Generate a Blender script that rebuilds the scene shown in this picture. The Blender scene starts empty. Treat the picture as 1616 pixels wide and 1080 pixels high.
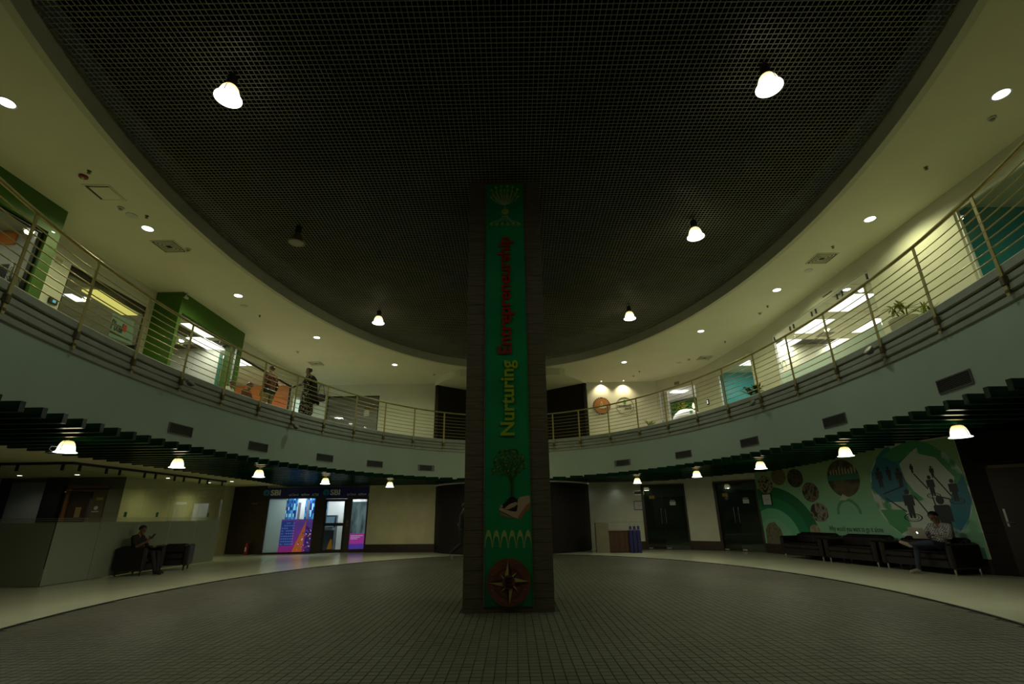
import bpy, math, random
import numpy as np
from mathutils import Vector, Matrix
R = math.radians
random.seed(7)
SC = bpy.context.scene
COL = SC.collection

# ------------------------------------------------------------------ camera, world, exposure
FPX, PITCH, ROLL, EYE = 774.0, math.atan2(275, 774.0), R(0.85), 1.3
CF = np.array([0, math.cos(PITCH), math.sin(PITCH)])
_r = np.array([1.0, 0, 0]); _u = np.cross(_r, CF)
CR = math.cos(ROLL) * _r - math.sin(ROLL) * _u
CU = math.cos(ROLL) * _u + math.sin(ROLL) * _r
CP = np.array([0, 0, EYE])
cd = bpy.data.cameras.new('camera'); cam = bpy.data.objects.new('camera', cd); COL.objects.link(cam)
cd.sensor_fit = 'HORIZONTAL'; cd.sensor_width = 36.0; cd.lens = FPX / 1616 * 36
cd.clip_start = 0.05; cd.clip_end = 200
cam.matrix_world = Matrix(((CR[0], CU[0], -CF[0], 0), (CR[1], CU[1], -CF[1], 0), (CR[2], CU[2], -CF[2], EYE), (0, 0, 0, 1)))
SC.camera = cam
w = bpy.data.worlds.new('world'); SC.world = w; w.use_nodes = True
w.node_tree.nodes['Background'].inputs[0].default_value = (0.55, 0.65, 0.5, 1)
w.node_tree.nodes['Background'].inputs[1].default_value = 0.006
SC.view_settings.view_transform = 'Standard'; SC.view_settings.look = 'None'
SC.view_settings.exposure = 0.0; SC.view_settings.gamma = 1.0; SC.view_settings.use_curve_mapping = False
SC.cycles.max_bounces = 6; SC.cycles.diffuse_bounces = 3; SC.cycles.glossy_bounces = 3
SC.cycles.transparent_max_bounces = 10; SC.cycles.sample_clamp_indirect = 2.0
SC.cycles.caustics_reflective = False; SC.cycles.caustics_refractive = False
# light levels of the place (one number per kind of lamp)
L_PEND_UP, L_PEND_LOW, L_DOWN, L_OFFICE = 15.0, 15.0, 86.0, 28.0

def ray(x, y): return CF + CR * (x - 808) / FPX + CU * (540 - y) / FPX
def atz(x, y, z): d = ray(x, y); return CP + d * ((z - EYE) / d[2])
def aty(x, y, Y): d = ray(x, y); return CP + d * (Y / d[1])
def atx(x, y, X): d = ray(x, y); return CP + d * (X / d[0])
def online(x, y, p0, p1):      # where the ray of a pixel meets the upright plane through p0, p1
    d = ray(x, y); a = np.array(p0[:2], float); b = np.array(p1[:2], float); n = np.array([-(b - a)[1], (b - a)[0]])
    return CP + d * (a.dot(n) / d[:2].dot(n))
def proj(P):
    v = np.asarray(P, float) - CP; wz = v @ CF
    return 808 + FPX * (v @ CR) / wz, 540 - FPX * (v @ CU) / wz

# ------------------------------------------------------------------ materials
MATS = {}
def srgb(r, g, b):
    f = lambda c: (c / 255 / 12.92) if c / 255 < .04045 else ((c / 255 + .055) / 1.055) ** 2.4
    return (f(r), f(g), f(b))
def mat(name, col=(.5, .5, .5), rough=.6, metal=0, spec=.5, var=0.0, scale=3.0, stretch=(1, 1, 1), emit=0, ecol=None, alpha=1, bump=0):
    if name in MATS: return MATS[name]
    m = bpy.data.materials.new(name); m.use_nodes = True; nt = m.node_tree; b = nt.nodes['Principled BSDF']
    b.inputs['Base Color'].default_value = (*col, 1); b.inputs['Roughness'].default_value = rough
    b.inputs['Metallic'].default_value = metal; b.inputs['Specular IOR Level'].default_value = spec
    if emit:
        b.inputs['Emission Color'].default_value = (*(ecol or col), 1); b.inputs['Emission Strength'].default_value = emit
    if var or bump:
        g = nt.nodes.new('ShaderNodeNewGeometry'); mp = nt.nodes.new('ShaderNodeMapping'); n = nt.nodes.new('ShaderNodeTexNoise')
        mp.inputs['Scale'].default_value = stretch; n.inputs['Scale'].default_value = scale; n.inputs['Detail'].default_value = 4
        nt.links.new(g.outputs['Position'], mp.inputs[0]); nt.links.new(mp.outputs[0], n.inputs['Vector'])
        if var:
            r = nt.nodes.new('ShaderNodeMapRange'); r.inputs[3].default_value = 1 - var; r.inputs[4].default_value = 1 + var
            r.inputs[1].default_value = .3; r.inputs[2].default_value = .7
            x = nt.nodes.new('ShaderNodeVectorMath'); x.operation = 'SCALE'; x.inputs[0].default_value = col
            nt.links.new(n.outputs['Fac'], r.inputs[0]); nt.links.new(r.outputs[0], x.inputs['Scale']); nt.links.new(x.outputs[0], b.inputs['Base Color'])
        if bump:
            bp = nt.nodes.new('ShaderNodeBump'); bp.inputs['Strength'].default_value = bump
            nt.links.new(n.outputs['Fac'], bp.inputs['Height']); nt.links.new(bp.outputs[0], b.inputs['Normal'])
    MATS[name] = m; return m
def mat_emit(name, col, s):
    m = bpy.data.materials.new(name); m.use_nodes = True; nt = m.node_tree; nt.nodes.clear()
    o = nt.nodes.new('ShaderNodeOutputMaterial'); e = nt.nodes.new('ShaderNodeEmission')
    e.inputs[0].default_value = (*col, 1); e.inputs[1].default_value = s; nt.links.new(e.outputs[0], o.inputs[0]); MATS[name] = m; return m
def fresnel(nt, ior):            # the same mirror share on both faces of a thin pane
    f = nt.nodes.new('ShaderNodeFresnel'); g = nt.nodes.new('ShaderNodeNewGeometry'); r = nt.nodes.new('ShaderNodeMapRange')
    r.inputs[3].default_value = ior; r.inputs[4].default_value = 1 / ior; nt.links.new(g.outputs['Backfacing'], r.inputs[0]); nt.links.new(r.outputs[0], f.inputs[0]); return f
def mat_glass(name, tint=(1, 1, 1), ior=1.45, rough=0.0, gcol=(1, 1, 1)):
    m = bpy.data.materials.new(name); m.use_nodes = True; nt = m.node_tree; nt.nodes.clear()
    o = nt.nodes.new('ShaderNodeOutputMaterial'); t = nt.nodes.new('ShaderNodeBsdfTransparent'); g = nt.nodes.new('ShaderNodeBsdfGlossy')
    f = fresnel(nt, ior); x = nt.nodes.new('ShaderNodeMixShader')
    t.inputs[0].default_value = (*tint, 1); g.inputs['Roughness'].default_value = rough; g.inputs[0].default_value = (*gcol, 1)
    nt.links.new(f.outputs[0], x.inputs[0]); nt.links.new(t.outputs[0], x.inputs[1]); nt.links.new(g.outputs[0], x.inputs[2]); nt.links.new(x.outputs[0], o.inputs[0])
    MATS[name] = m; return m
def mat_film(name, col, transl=.6, clear=.0, rough=.4):      # printed or frosted film on glass: lets light through, scattered
    m = bpy.data.materials.new(name); m.use_nodes = True; nt = m.node_tree; nt.nodes.clear()
    o = nt.nodes.new('ShaderNodeOutputMaterial'); d = nt.nodes.new('ShaderNodeBsdfDiffuse'); t = nt.nodes.new('ShaderNodeBsdfTranslucent')
    x = nt.nodes.new('ShaderNodeMixShader'); x.inputs[0].default_value = transl
    nt.links.new(d.outputs[0], x.inputs[1]); nt.links.new(t.outputs[0], x.inputs[2]); out = x
    for s in (d, t): s.inputs[0].default_value = (*col, 1)
    if clear:
        c = nt.nodes.new('ShaderNodeBsdfTransparent'); c.inputs[0].default_value = (*[min(1, .4 + .8 * k) for k in col], 1); y = nt.nodes.new('ShaderNodeMixShader'); y.inputs[0].default_value = clear
        nt.links.new(x.outputs[0], y.inputs[1]); nt.links.new(c.outputs[0], y.inputs[2]); out = y
    g = nt.nodes.new('ShaderNodeBsdfGlossy'); g.inputs['Roughness'].default_value = rough
    f = fresnel(nt, 1.4); z = nt.nodes.new('ShaderNodeMixShader')
    nt.links.new(f.outputs[0], z.inputs[0]); nt.links.new(out.outputs[0], z.inputs[1]); nt.links.new(g.outputs[0], z.inputs[2]); nt.links.new(z.outputs[0], o.inputs[0])
    MATS[name] = m; return m, nt, (d, t)
def ramp_color(nt, sockets, fac, stops, interp='LINEAR'):
    r = nt.nodes.new('ShaderNodeValToRGB'); r.color_ramp.interpolation = interp
    e = r.color_ramp.elements
    while len(e) < len(stops): e.new(.5)
    for k, (p, c) in enumerate(stops): e[k].position = p; e[k].color = (*c, 1)
    nt.links.new(fac, r.inputs[0])
    for s in sockets: nt.links.new(r.outputs[0], s)
def pos_node(nt, scale=(1, 1, 1)):
    g = nt.nodes.new('ShaderNodeNewGeometry'); mp = nt.nodes.new('ShaderNodeMapping'); mp.inputs['Scale'].default_value = scale
    nt.links.new(g.outputs['Position'], mp.inputs[0]); return mp.outputs[0]

# ------------------------------------------------------------------ mesh builder
class MB:
    def __init__(s): s.v = []; s.f = []; s.m = []
    def add(s, vs, fs, m=0):
        o = len(s.v); s.v += [tuple(map(float, p)) for p in vs]
        for q in fs: s.f.append([o + i for i in q]); s.m.append(m)
        return s
    def hexa(s, b, t, m=0):        # bottom 4, top 4 points
        return s.add(list(b) + list(t), [(3, 2, 1, 0), (4, 5, 6, 7), (0, 1, 5, 4), (1, 2, 6, 5), (2, 3, 7, 6), (3, 0, 4, 7)], m)
    def box(s, p0, p1, m=0):
        (a, b, c), (d, e, f) = p0, p1
        return s.hexa([(a, b, c), (d, b, c), (d, e, c), (a, e, c)], [(a, b, f), (d, b, f), (d, e, f), (a, e, f)], m)
    def obox(s, p0, p1, z0, z1, t0, t1, m=0):     # upright slab along p0-p1, thickness t0..t1 to the left of the line
        a = np.array(p0[:2], float); b = np.array(p1[:2], float); d = (b - a) / np.linalg.norm(b - a); n = np.array([-d[1], d[0]])
        q = [a + n * t0, b + n * t0, b + n * t1, a + n * t1]
        if t1 < t0: q = [q[3], q[2], q[1], q[0]]
        return s.hexa([(*k, z0) for k in q], [(*k, z1) for k in q], m)
    def prism(s, poly, fn, d0, d1, m=0):          # poly in 2d, fn(u,v,d) -> point
        n = len(poly); vs = [fn(u, v, d0) for u, v in poly] + [fn(u, v, d1) for u, v in poly]
        return s.add(vs, [tuple(range(n))[::-1], tuple(range(n, 2 * n))] + [(i, (i + 1) % n, n + (i + 1) % n, n + i) for i in range(n)], m)
    def lathe(s, prof, c=(0, 0, 0), n=24, m=0, cap=True):
        vs = []; c = np.array(c)
        for r, z in prof:
            for k in range(n): t = 2 * math.pi * k / n; vs.append(c + (r * math.cos(t), r * math.sin(t), z))
        fs = [(i * n + k, i * n + (k + 1) % n, (i + 1) * n + (k + 1) % n, (i + 1) * n + k) for i in range(len(prof) - 1) for k in range(n)]
        if cap: fs += [tuple(range(n))[::-1], tuple((len(prof) - 1) * n + k for k in range(n))]
        return s.add(vs, fs, m)
    def tube(s, pts, r, n=8, m=0, closed=False):
        P = [np.array(p, float) for p in pts]; L = len(P); vs = []; rr = r if hasattr(r, '__len__') else [r] * L
        for i, p in enumerate(P):
            a = P[(i - 1) % L] if (closed or i > 0) else p; b = P[(i + 1) % L] if (closed or i < L - 1) else p
            t = (b - a) / (np.linalg.norm(b - a) + 1e-12); up = np.array([0, 0, 1.0]) if abs(t[2]) < .9 else np.array([1.0, 0, 0])
            x = np.cross(t, up); x /= np.linalg.norm(x); y = np.cross(x, t)
            for k in range(n): q = 2 * math.pi * k / n; vs.append(p + rr[i] * (x * math.cos(q) + y * math.sin(q)))
        fs = [(i * n + k, i * n + (k + 1) % n, ((i + 1) % L) * n + (k + 1) % n, ((i + 1) % L) * n + k) for i in range(L if closed else L - 1) for k in range(n)]
        if not closed: fs += [tuple(range(n))[::-1], tuple((L - 1) * n + k for k in range(n))]
        return s.add(vs, fs, m)
    def sweep(s, path, prof, m=0):                # closed ring path of (point, outward) pairs, closed profile of (off, z)
        n = len(prof); L = len(path); vs = []
        for p, o in path:
            for off, z in prof: vs.append((p[0] + o[0] * off, p[1] + o[1] * off, z))
        return s.add(vs, [(i * n + k, ((i + 1) % L) * n + k, ((i + 1) % L) * n + (k + 1) % n, i * n + (k + 1) % n) for i in range(L) for k in range(n)], m)
    def rbox(s, p0, p1, b=.03, m=0):              # box with chamfered edges
        c = [(p0[i] + p1[i]) / 2 for i in range(3)]; h = [abs(p1[i] - p0[i]) / 2 for i in range(3)]
        b = min(b, *[x * .49 for x in h]); rings = []
        def ring(ix, iy, z): 
            return [(c[0] + sx, c[1] + sy, c[2] + z) for sx, sy in ((-ix + b, -iy), (ix - b, -iy), (ix, -iy + b), (ix, iy - b), (ix - b, iy), (-ix + b, iy), (-ix, iy - b), (-ix, -iy + b))]
        vs = ring(h[0] - b, h[1] - b, -h[2]) + ring(h[0], h[1], -h[2] + b) + ring(h[0], h[1], h[2] - b) + ring(h[0] - b, h[1] - b, h[2])
        fs = [tuple(range(8))[::-1], tuple(range(24, 32))] + [(i * 8 + k, i * 8 + (k + 1) % 8, (i + 1) * 8 + (k + 1) % 8, (i + 1) * 8 + k) for i in range(3) for k in range(8)]
        return s.add(vs, fs, m)
    def mesh(s, name, mats, smooth=False):
        me = bpy.data.meshes.new(name); me.from_pydata(s.v, [], s.f)
        for mm in (mats if isinstance(mats, (list, tuple)) else [mats]): me.materials.append(mm)
        if any(s.m): me.polygons.foreach_set('material_index', s.m)
        if smooth: me.polygons.foreach_set('use_smooth', [True] * len(me.polygons))
        me.update(); return me
    def build(s, name, mats, parent=None, loc=(0, 0, 0), rz=0, smooth=False):
        return link(name, s.mesh(name, mats, smooth), parent, loc, rz)
def link(name, me, parent=None, loc=(0, 0, 0), rz=0):
    o = bpy.data.objects.new(name, me); COL.objects.link(o); o.location = [float(k) for k in loc]; o.rotation_euler = (0, 0, float(rz))
    if parent is not None: o.parent = parent
    return o
def tag(o, label, cat, group=None):
    o['label'] = label; o['category'] = cat
    if group: o['group'] = group
    return o
def thing(name, label, cat, loc=(0, 0, 0), rz=0, group=None):
    return tag(link(name, None, None, loc, rz), label, cat, group)
def struct(o, label=None):
    o['kind'] = 'structure'
    if label: o['label'] = label; o['category'] = o.name.split('_')[0].split('.')[0]
    return o
def stuff(o): o['kind'] = 'stuff'; return o
def light(kind, name, parent, loc, power, col, size=.2, rot=(0, 0, 0), spot=None, blend=.6, spread=None):
    d = bpy.data.lights.new(name, kind); d.energy = power; d.color = col
    if kind == 'AREA': d.shape = 'DISK'; d.size = size
    else: d.shadow_soft_size = size
    if kind == 'AREA' and spread: d.spread = R(spread)
    if kind == 'SPOT': d.spot_size = R(spot or 120); d.spot_blend = blend
    o = bpy.data.objects.new(name, d); COL.objects.link(o); o.location = [float(k) for k in loc]; o.rotation_euler = rot
    if parent is not None: o.parent = parent
    return o
_tc = {}
def text_mesh(body, bold=0.0, ext=0.0, shear=0.0, spacing=1.0):
    key = (body, bold, ext, shear, spacing)
    if key in _tc: return _tc[key]
    c = bpy.data.curves.new('lettering', 'FONT'); c.body = body; c.offset = bold; c.extrude = ext; c.shear = shear; c.space_character = spacing; c.resolution_u = 3
    o = bpy.data.objects.new('lettering', c); COL.objects.link(o); bpy.context.view_layer.update()
    me = bpy.data.meshes.new_from_object(o.evaluated_get(bpy.context.evaluated_depsgraph_get()))
    v = np.zeros(len(me.vertices) * 3); me.vertices.foreach_get('co', v); v = v.reshape(-1, 3); f = [list(p.vertices) for p in me.polygons]
    bpy.data.objects.remove(o); bpy.data.curves.remove(c); bpy.data.meshes.remove(me)
    _tc[key] = (v, f); return v, f
def lettering(name, body, material, parent, fn, u0, u1, v0, v1, d0, d1, bold=0.0, shear=0.0, turn=False):
    """letters fitted into the rectangle u0..u1, v0..v1 of a face; fn(u, v, d) -> point. turn: reading upwards"""
    v, f = text_mesh(body, bold, .5, shear); lo = v.min(0); hi = v.max(0); a = (v - lo) / np.maximum(hi - lo, 1e-6)
    pts = [fn(*((u1 - q[1] * (u1 - u0), v0 + q[0] * (v1 - v0)) if turn else (u0 + q[0] * (u1 - u0), v0 + q[1] * (v1 - v0))), d0 + q[2] * (d1 - d0)) for q in a]
    return MB().add(pts, f).build(name, material, parent)
def circle(c, r, n=24, a0=0, a1=2 * math.pi, ry=None):
    full = abs(a1 - a0 - 2 * math.pi) < 1e-6; k = n if full else n + 1
    return [(c[0] + r * math.cos(a0 + (a1 - a0) * i / n), c[1] + (ry or r) * math.sin(a0 + (a1 - a0) * i / n)) for i in range(k)]
def band(mb, c, r0, r1, fn, d0, d1, a0=0, a1=2 * math.pi, n=24, m=0, ry=1.0):      # flat arc
    for i in range(n):
        t0 = a0 + (a1 - a0) * i / n; t1 = a0 + (a1 - a0) * (i + 1) / n
        mb.prism([(c[0] + r * math.cos(t), c[1] + ry * r * math.sin(t)) for r, t in ((r0, t0), (r1, t0), (r1, t1), (r0, t1))], fn, d0, d1, m)
    return mb
def copy_tree(o, loc, rz=None, parent=None):
    c = o.copy(); COL.objects.link(c); c.parent = parent
    if parent is None:
        c.location = [float(k) for k in loc]
        if rz is not None: c.rotation_euler = (0, 0, rz)
    for ch in list(o.children): copy_tree(ch, None, None, c)
    return c

# ------------------------------------------------------------------ the ovals of the atrium
EC, EA, EB = (-.1, 9.03), 6.5, 10.62
FC, FA, FB = (-.28, 9.93), 6.77, 9.24
def oval(c, a, b, n=180):
    out = []
    for k in range(n):
        t = 2 * math.pi * k / n; nx, ny = math.cos(t) / a, math.sin(t) / b; l = math.hypot(nx, ny)
        out.append(((c[0] + a * math.cos(t), c[1] + b * math.sin(t)), (nx / l, ny / l)))
    return out
OV = oval(EC, EA, EB); FOV = oval(FC, FA, FB)
def oval_hit(px, py):         # where a pixel's ray meets the upright oval wall
    d = ray(px, py); A = (d[0] / EA) ** 2 + (d[1] / EB) ** 2; B = -2 * (d[0] * EC[0] / EA ** 2 + d[1] * EC[1] / EB ** 2); C = (EC[0] / EA) ** 2 + (EC[1] / EB) ** 2 - 1
    return CP + d * ((-B + math.sqrt(B * B - 4 * A * C)) / 2 / A)
def oval_normal(p): n = np.array([(p[0] - EC[0]) / EA ** 2, (p[1] - EC[1]) / EB ** 2]); return n / np.linalg.norm(n)
def oval_x(y, side): return EC[0] + side * EA * math.sqrt(max(0, 1 - ((y - EC[1]) / EB) ** 2))
BX0, BX1, BY0, BY1 = -16.0, 16.0, -3.0, 27.0
def out_pt(p, c):
    d = (p[0] - c[0], p[1] - c[1]); t = min([((BX1 if d[0] > 0 else BX0) - c[0]) / d[0] if abs(d[0]) > 1e-9 else 1e9, ((BY1 if d[1] > 0 else BY0) - c[1]) / d[1] if abs(d[1]) > 1e-9 else 1e9])
    return (c[0] + d[0] * t, c[1] + d[1] * t)
def ring_plate(ov, c, z0, z1, m=0, ins=0.0):
    mb = MB(); L = len(ov); vs = []
    for (p, o) in ov:
        p = (p[0] + o[0] * ins, p[1] + o[1] * ins); q = out_pt(p, c); vs += [(*p, z0), (*q, z0), (*q, z1), (*p, z1)]
    return mb.add(vs, [(i * 4 + k, i * 4 + (k + 1) % 4, ((i + 1) % L) * 4 + (k + 1) % 4, ((i + 1) % L) * 4 + k) for i in range(L) for k in range(4)], m)
def wall(mb, p0, p1, z0, z1, t0, t1, holes=(), m=0):      # holes: (s0, s1, za, zb) along the wall
    a = np.array(p0, float); b = np.array(p1, float); Ln = np.linalg.norm(b - a); d = (b - a) / Ln
    br = sorted({0.0, Ln, *[min(max(k, 0), Ln) for h in holes for k in h[:2]]})
    for s0, s1 in zip(br, br[1:]):
        if s1 - s0 < 1e-4: continue
        mid = (s0 + s1) / 2; hs = sorted((h[2], h[3]) for h in holes if h[0] < mid < h[1]); z = z0
        for za, zb in hs + [(z1, z1)]:
            if za - z > 1e-4: mb.obox(a + d * s0, a + d * s1, z, za, t0, t1, m)
            z = max(z, zb)
    return mb
# ------------------------------------------------------------------ material library
WARM, COOL, NEUT = (.95, .97, .47), (.84, 1, .76), (1, .97, .78)
M_white = mat('white_plaster', (.74, .74, .66), .7, var=.03, scale=1.5)
M_soffit = mat('soffit_plaster', (.76, .75, .62), .75, var=.03, scale=1.2)
M_fascia = mat('fascia_paint', (.56, .66, .56), .6, var=.04, scale=1.0)
M_cornice = mat('cornice_stone', (.5, .5, .42), .65, var=.08, scale=4)
M_cream = mat('cream_wall', (.66, .62, .38), .6, var=.09, scale=2.2)
M_cream2 = mat('pale_wall', (.62, .64, .5), .5, var=.05, scale=2.2)
M_wood = mat('dark_laminate', (.035, .022, .014), .42, var=.35, scale=5, stretch=(1, 1, 14))
M_wood_col = mat('column_laminate', (.19, .145, .1), .45, var=.3, scale=4, stretch=(1, 1, 16))
M_skirt = mat('skirting_wood', (.04, .024, .016), .45, var=.2, scale=4)
M_black = mat('black_paint', (.006, .006, .006), .5)
M_plenum = mat('plenum_black', (.003, .003, .003), .95, spec=0)
M_grid = mat('grid_metal', (.39, .39, .31), .45, metal=.1, var=.12, scale=1)
M_slat = mat('slat_green', (.004, .035, .014), .2, spec=.28)
M_core = mat('core_laminate', (.011, .008, .006), .6, spec=.25, var=.3, scale=5, stretch=(1, 1, 12))
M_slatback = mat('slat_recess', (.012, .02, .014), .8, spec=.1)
M_brass = mat('rail_brass', (.5, .4, .15), .4, metal=.4, var=.15, scale=6)
M_brack = mat('bracket_bronze', (.16, .13, .065), .5, metal=.3)
M_alu = mat('aluminium', (.5, .5, .48), .35, metal=.9)
M_chrome = mat('chrome', (.75, .75, .75), .15, metal=1)
M_floor = mat('cream_marble', (.5, .52, .38), .2, spec=.55, var=.07, scale=.7)
M_floor_up = mat('upper_floor', (.55, .52, .38), .35, var=.05, scale=1)
M_grout = mat('grout_dark', (.03, .03, .022), .9)
M_edge = mat('floor_edge_steel', (.03, .035, .03), .4, metal=.3)
M_green = mat('lime_green_paint', (.05, .145, .006), .5, var=.05, scale=2)
M_orange = mat('orange_paint', (.75, .2, .03), .5, var=.04, scale=2)
M_teal = mat('teal_paint', (.01, .36, .38), .5, var=.04, scale=1.5)
M_clear = mat_glass('clear_glass', (.93, .95, .93), 1.32)
M_clear_dark = mat_glass('tinted_glass', (.5, .55, .5), 1.4)
M_steelgrille = mat('vent_grey', (.2, .185, .19), .5, metal=.2)
M_ctile = mat('ceiling_tile', (.72, .71, .58), .8, var=.03, scale=3)
M_panel = mat_emit('light_panel', (1, 1, .9), 2.6)
M_panel_y = mat_emit('yellow_cove', (1, .9, .22), .75)
M_down = mat_emit('downlight_lens', (1, 1, .92), 6.0)
M_lens = mat_emit('lamp_lens', (.93, 1, .95), 5.0)
M_shade_on = mat('lamp_shade_lit', (.8, .75, .5), .3, emit=2.6)
nt = M_shade_on.node_tree; tc_ = nt.nodes.new('ShaderNodeTexCoord'); sp_ = nt.nodes.new('ShaderNodeSeparateXYZ'); mr_ = nt.nodes.new('ShaderNodeMapRange'); mr_.inputs[2].default_value = .265   # the lamp glows hottest low down in its bell
nt.links.new(tc_.outputs['Object'], sp_.inputs[0]); nt.links.new(sp_.outputs['Z'], mr_.inputs[0]); ramp_color(nt, [nt.nodes['Principled BSDF'].inputs['Emission Color']], mr_.outputs[0], [(0, (1, 1, .85)), (.45, (.9, .8, .42)), (1, (.3, .21, .05))])
M_shade_off = mat('lamp_shade_unlit', (.22, .16, .05), .3)
M_lens_off = mat('lamp_lens_unlit', (.3, .31, .25), .3)
M_gear = mat('gear_box_black', (.012, .012, .011), .5)
M_leather = mat('dark_leather', (.009, .005, .0065), .36, var=.2, scale=8)
M_paper = mat('paper', (.6, .62, .62), .6)
M_navy = mat('navy_sign', (.02, .025, .2), .4)
# square mosaic floor tile: each tile its own shade, from its place on the floor
m = bpy.data.materials.new('floor_tile'); m.use_nodes = True; nt = m.node_tree; b = nt.nodes['Principled BSDF']; b.inputs['Roughness'].default_value = .58; b.inputs['Specular IOR Level'].default_value = .35
TP = 0.1025; TX0 = float(atz(837.3, 1079, 0)[0])
vm = nt.nodes.new('ShaderNodeVectorMath'); vm.operation = 'SNAP'; vm.inputs[1].default_value = (TP, TP, 10)
ad = nt.nodes.new('ShaderNodeVectorMath'); ad.operation = 'ADD'; ad.inputs[1].default_value = (-TX0 + TP * 200, TP * 200, 0)
g = nt.nodes.new('ShaderNodeNewGeometry'); nt.links.new(g.outputs['Position'], ad.inputs[0]); nt.links.new(ad.outputs[0], vm.inputs[0])
wn = nt.nodes.new('ShaderNodeTexWhiteNoise'); nt.links.new(vm.outputs[0], wn.inputs['Vector'])
n2 = nt.nodes.new('ShaderNodeTexNoise'); n2.inputs['Scale'].default_value = .5; nt.links.new(g.outputs['Position'], n2.inputs['Vector'])
mx = nt.nodes.new('ShaderNodeMath'); mx.operation = 'MULTIPLY_ADD'; mx.inputs[1].default_value = .35; nt.links.new(wn.outputs['Value'], mx.inputs[0]); nt.links.new(n2.outputs['Fac'], mx.inputs[2])
ramp_color(nt, [b.inputs['Base Color']], mx.outputs[0], [(.3, (.066, .068, .045)), (1.0, (.12, .122, .088))])
M_tile = m

# ------------------------------------------------------------------ floors
floor = struct(ring_plate(FOV, FC, -.15, 0).build('floor', M_floor), 'polished cream stone floor around the tiled oval')
trim = MB().sweep(FOV, [(-.05, -.02), (-.05, .006), (.0, .006), (.0, -.02)]).build('trim_1', M_edge); struct(trim, 'thin dark edging strip around the tiled oval floor')
bed = MB().prism([(p[0] + .002, p[1]) for p, o in FOV], lambda u, v, d: (FC[0] + (u - FC[0]) * .993, FC[1] + (v - FC[1]) * .993, d), -.15, -.006)
floor_oval = struct(bed.build('floor_oval', M_grout), 'dark oval floor of small square tiles')
tiles = []
for i in range(-72, 72):
    for j in range(-12, 195):
        x = TX0 + (i + .5) * TP; y = (j + .5) * TP
        if ((x - FC[0]) / (FA - .13)) ** 2 + ((y - FC[1]) / (FB - .13)) ** 2 > 1: continue
        if -.79 < x < .58 and 7.88 < y < 9.27: continue
        tiles.append((x, y))
def shown(t):
    if t[1] < 3: return 0
    px, py = proj((t[0], t[1], 0)); return 1 / (t[0] ** 2 + t[1] ** 2) if 0 < px < 1616 and py < 1078 else 0
tiles.sort(key=shown, reverse=True)
h = TP / 2 - .002
tm = MB().hexa([(-h, -h, -.006), (h, -h, -.006), (h, h, -.006), (-h, h, -.006)], [(-h + .003, -h + .003, .002), (h - .003, -h + .003, .002), (h - .003, h - .003, .002), (-h + .003, h - .003, .002)]).mesh('tile', M_tile)
for (x, y) in tiles[:300]: link('tile', tm, floor_oval, (x, y, random.uniform(-.0006, .0006)))
mb = MB()
for (x, y) in tiles[300:]:
    z = random.uniform(.0013, .0026)
    mb.add([(x - h, y - h, -.005), (x + h, y - h, -.005), (x + h, y + h, -.005), (x - h, y + h, -.005), (x - h + .003, y - h + .003, z), (x + h - .003, y - h + .003, z), (x + h - .003, y + h - .003, z), (x - h + .003, y + h - .003, z)],
           [(4, 5, 6, 7), (0, 1, 5, 4), (1, 2, 6, 5), (2, 3, 7, 6), (3, 0, 4, 7)])
stuff(mb.build('tile_field', M_tile, floor_oval))

# ------------------------------------------------------------------ ceiling with open cell grid
GZ = 7.4
ceil = MB().prism([p for p, o in oval(EC, EA + .3, EB + .3, 90)], lambda u, v, d: (u, v, d), 8.3, 8.4).build('ceiling', M_plenum)
struct(ceil, 'black ceiling void above the open cell grid')
mb = MB(); GP = .075
for k in range(-90, 91):
    x = k * GP; q = 1 - ((x - EC[0]) / (EA - .01)) ** 2
    if q > 0:
        l = (EB - .01) * math.sqrt(q); mb.box((x - .0035, max(EC[1] - l, .5), GZ), (x + .0035, EC[1] + l, GZ + .012))
for k in range(6, 266):
    y = k * GP; q = 1 - ((y - EC[1]) / (EB - .01)) ** 2
    if q > 0:
        l = (EA - .01) * math.sqrt(q); mb.box((EC[0] - l, y - .0035, GZ), (EC[0] + l, y + .0035, GZ + .012))
stuff(mb.build('grid_bar', M_grid, ceil))
rim = MB().sweep(OV, [(0, 7.1), (.12, 7.1), (.12, 7.52), (0, 7.52)]).build('trim_2', mat('rim_plaster', (.6, .6, .5), .75, var=.03)); struct(rim, 'plain curved upstand between grid ceiling and balcony soffit')
sof = ring_plate(oval(EC, EA + .12, EB + .12), EC, 7.1, 7.25).build('ceiling_balcony', M_soffit); struct(sof, 'smooth cream soffit curving above the upper balcony')

# ------------------------------------------------------------------ balcony slab, fascia, cornice
slab = ring_plate(OV, EC, 3.95, 4.1, ins=.004).build('floor_balcony', M_floor_up); struct(slab, 'upper balcony floor around the oval void')
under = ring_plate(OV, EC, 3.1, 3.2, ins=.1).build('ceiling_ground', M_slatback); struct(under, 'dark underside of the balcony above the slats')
fas = MB().sweep(OV, [(0, 2.64), (.15, 2.64), (.15, 3.95), (0, 3.95)]).build('wall_fascia', M_fascia); struct(fas, 'pale curved fascia wall below the balcony railing')
for z0, z1, o in ((3.97, 4.1, -.055), (3.86, 3.955, -.035), (3.745, 3.845, -.05), (3.63, 3.73, -.025)):
    MB().sweep(OV, [(o + .015, z0), (.0, z0), (.0, z1), (o + .015, z1), (o, z1 - .015), (o, z0 + .015)]).build('cornice_band', M_cornice, fas)
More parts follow.
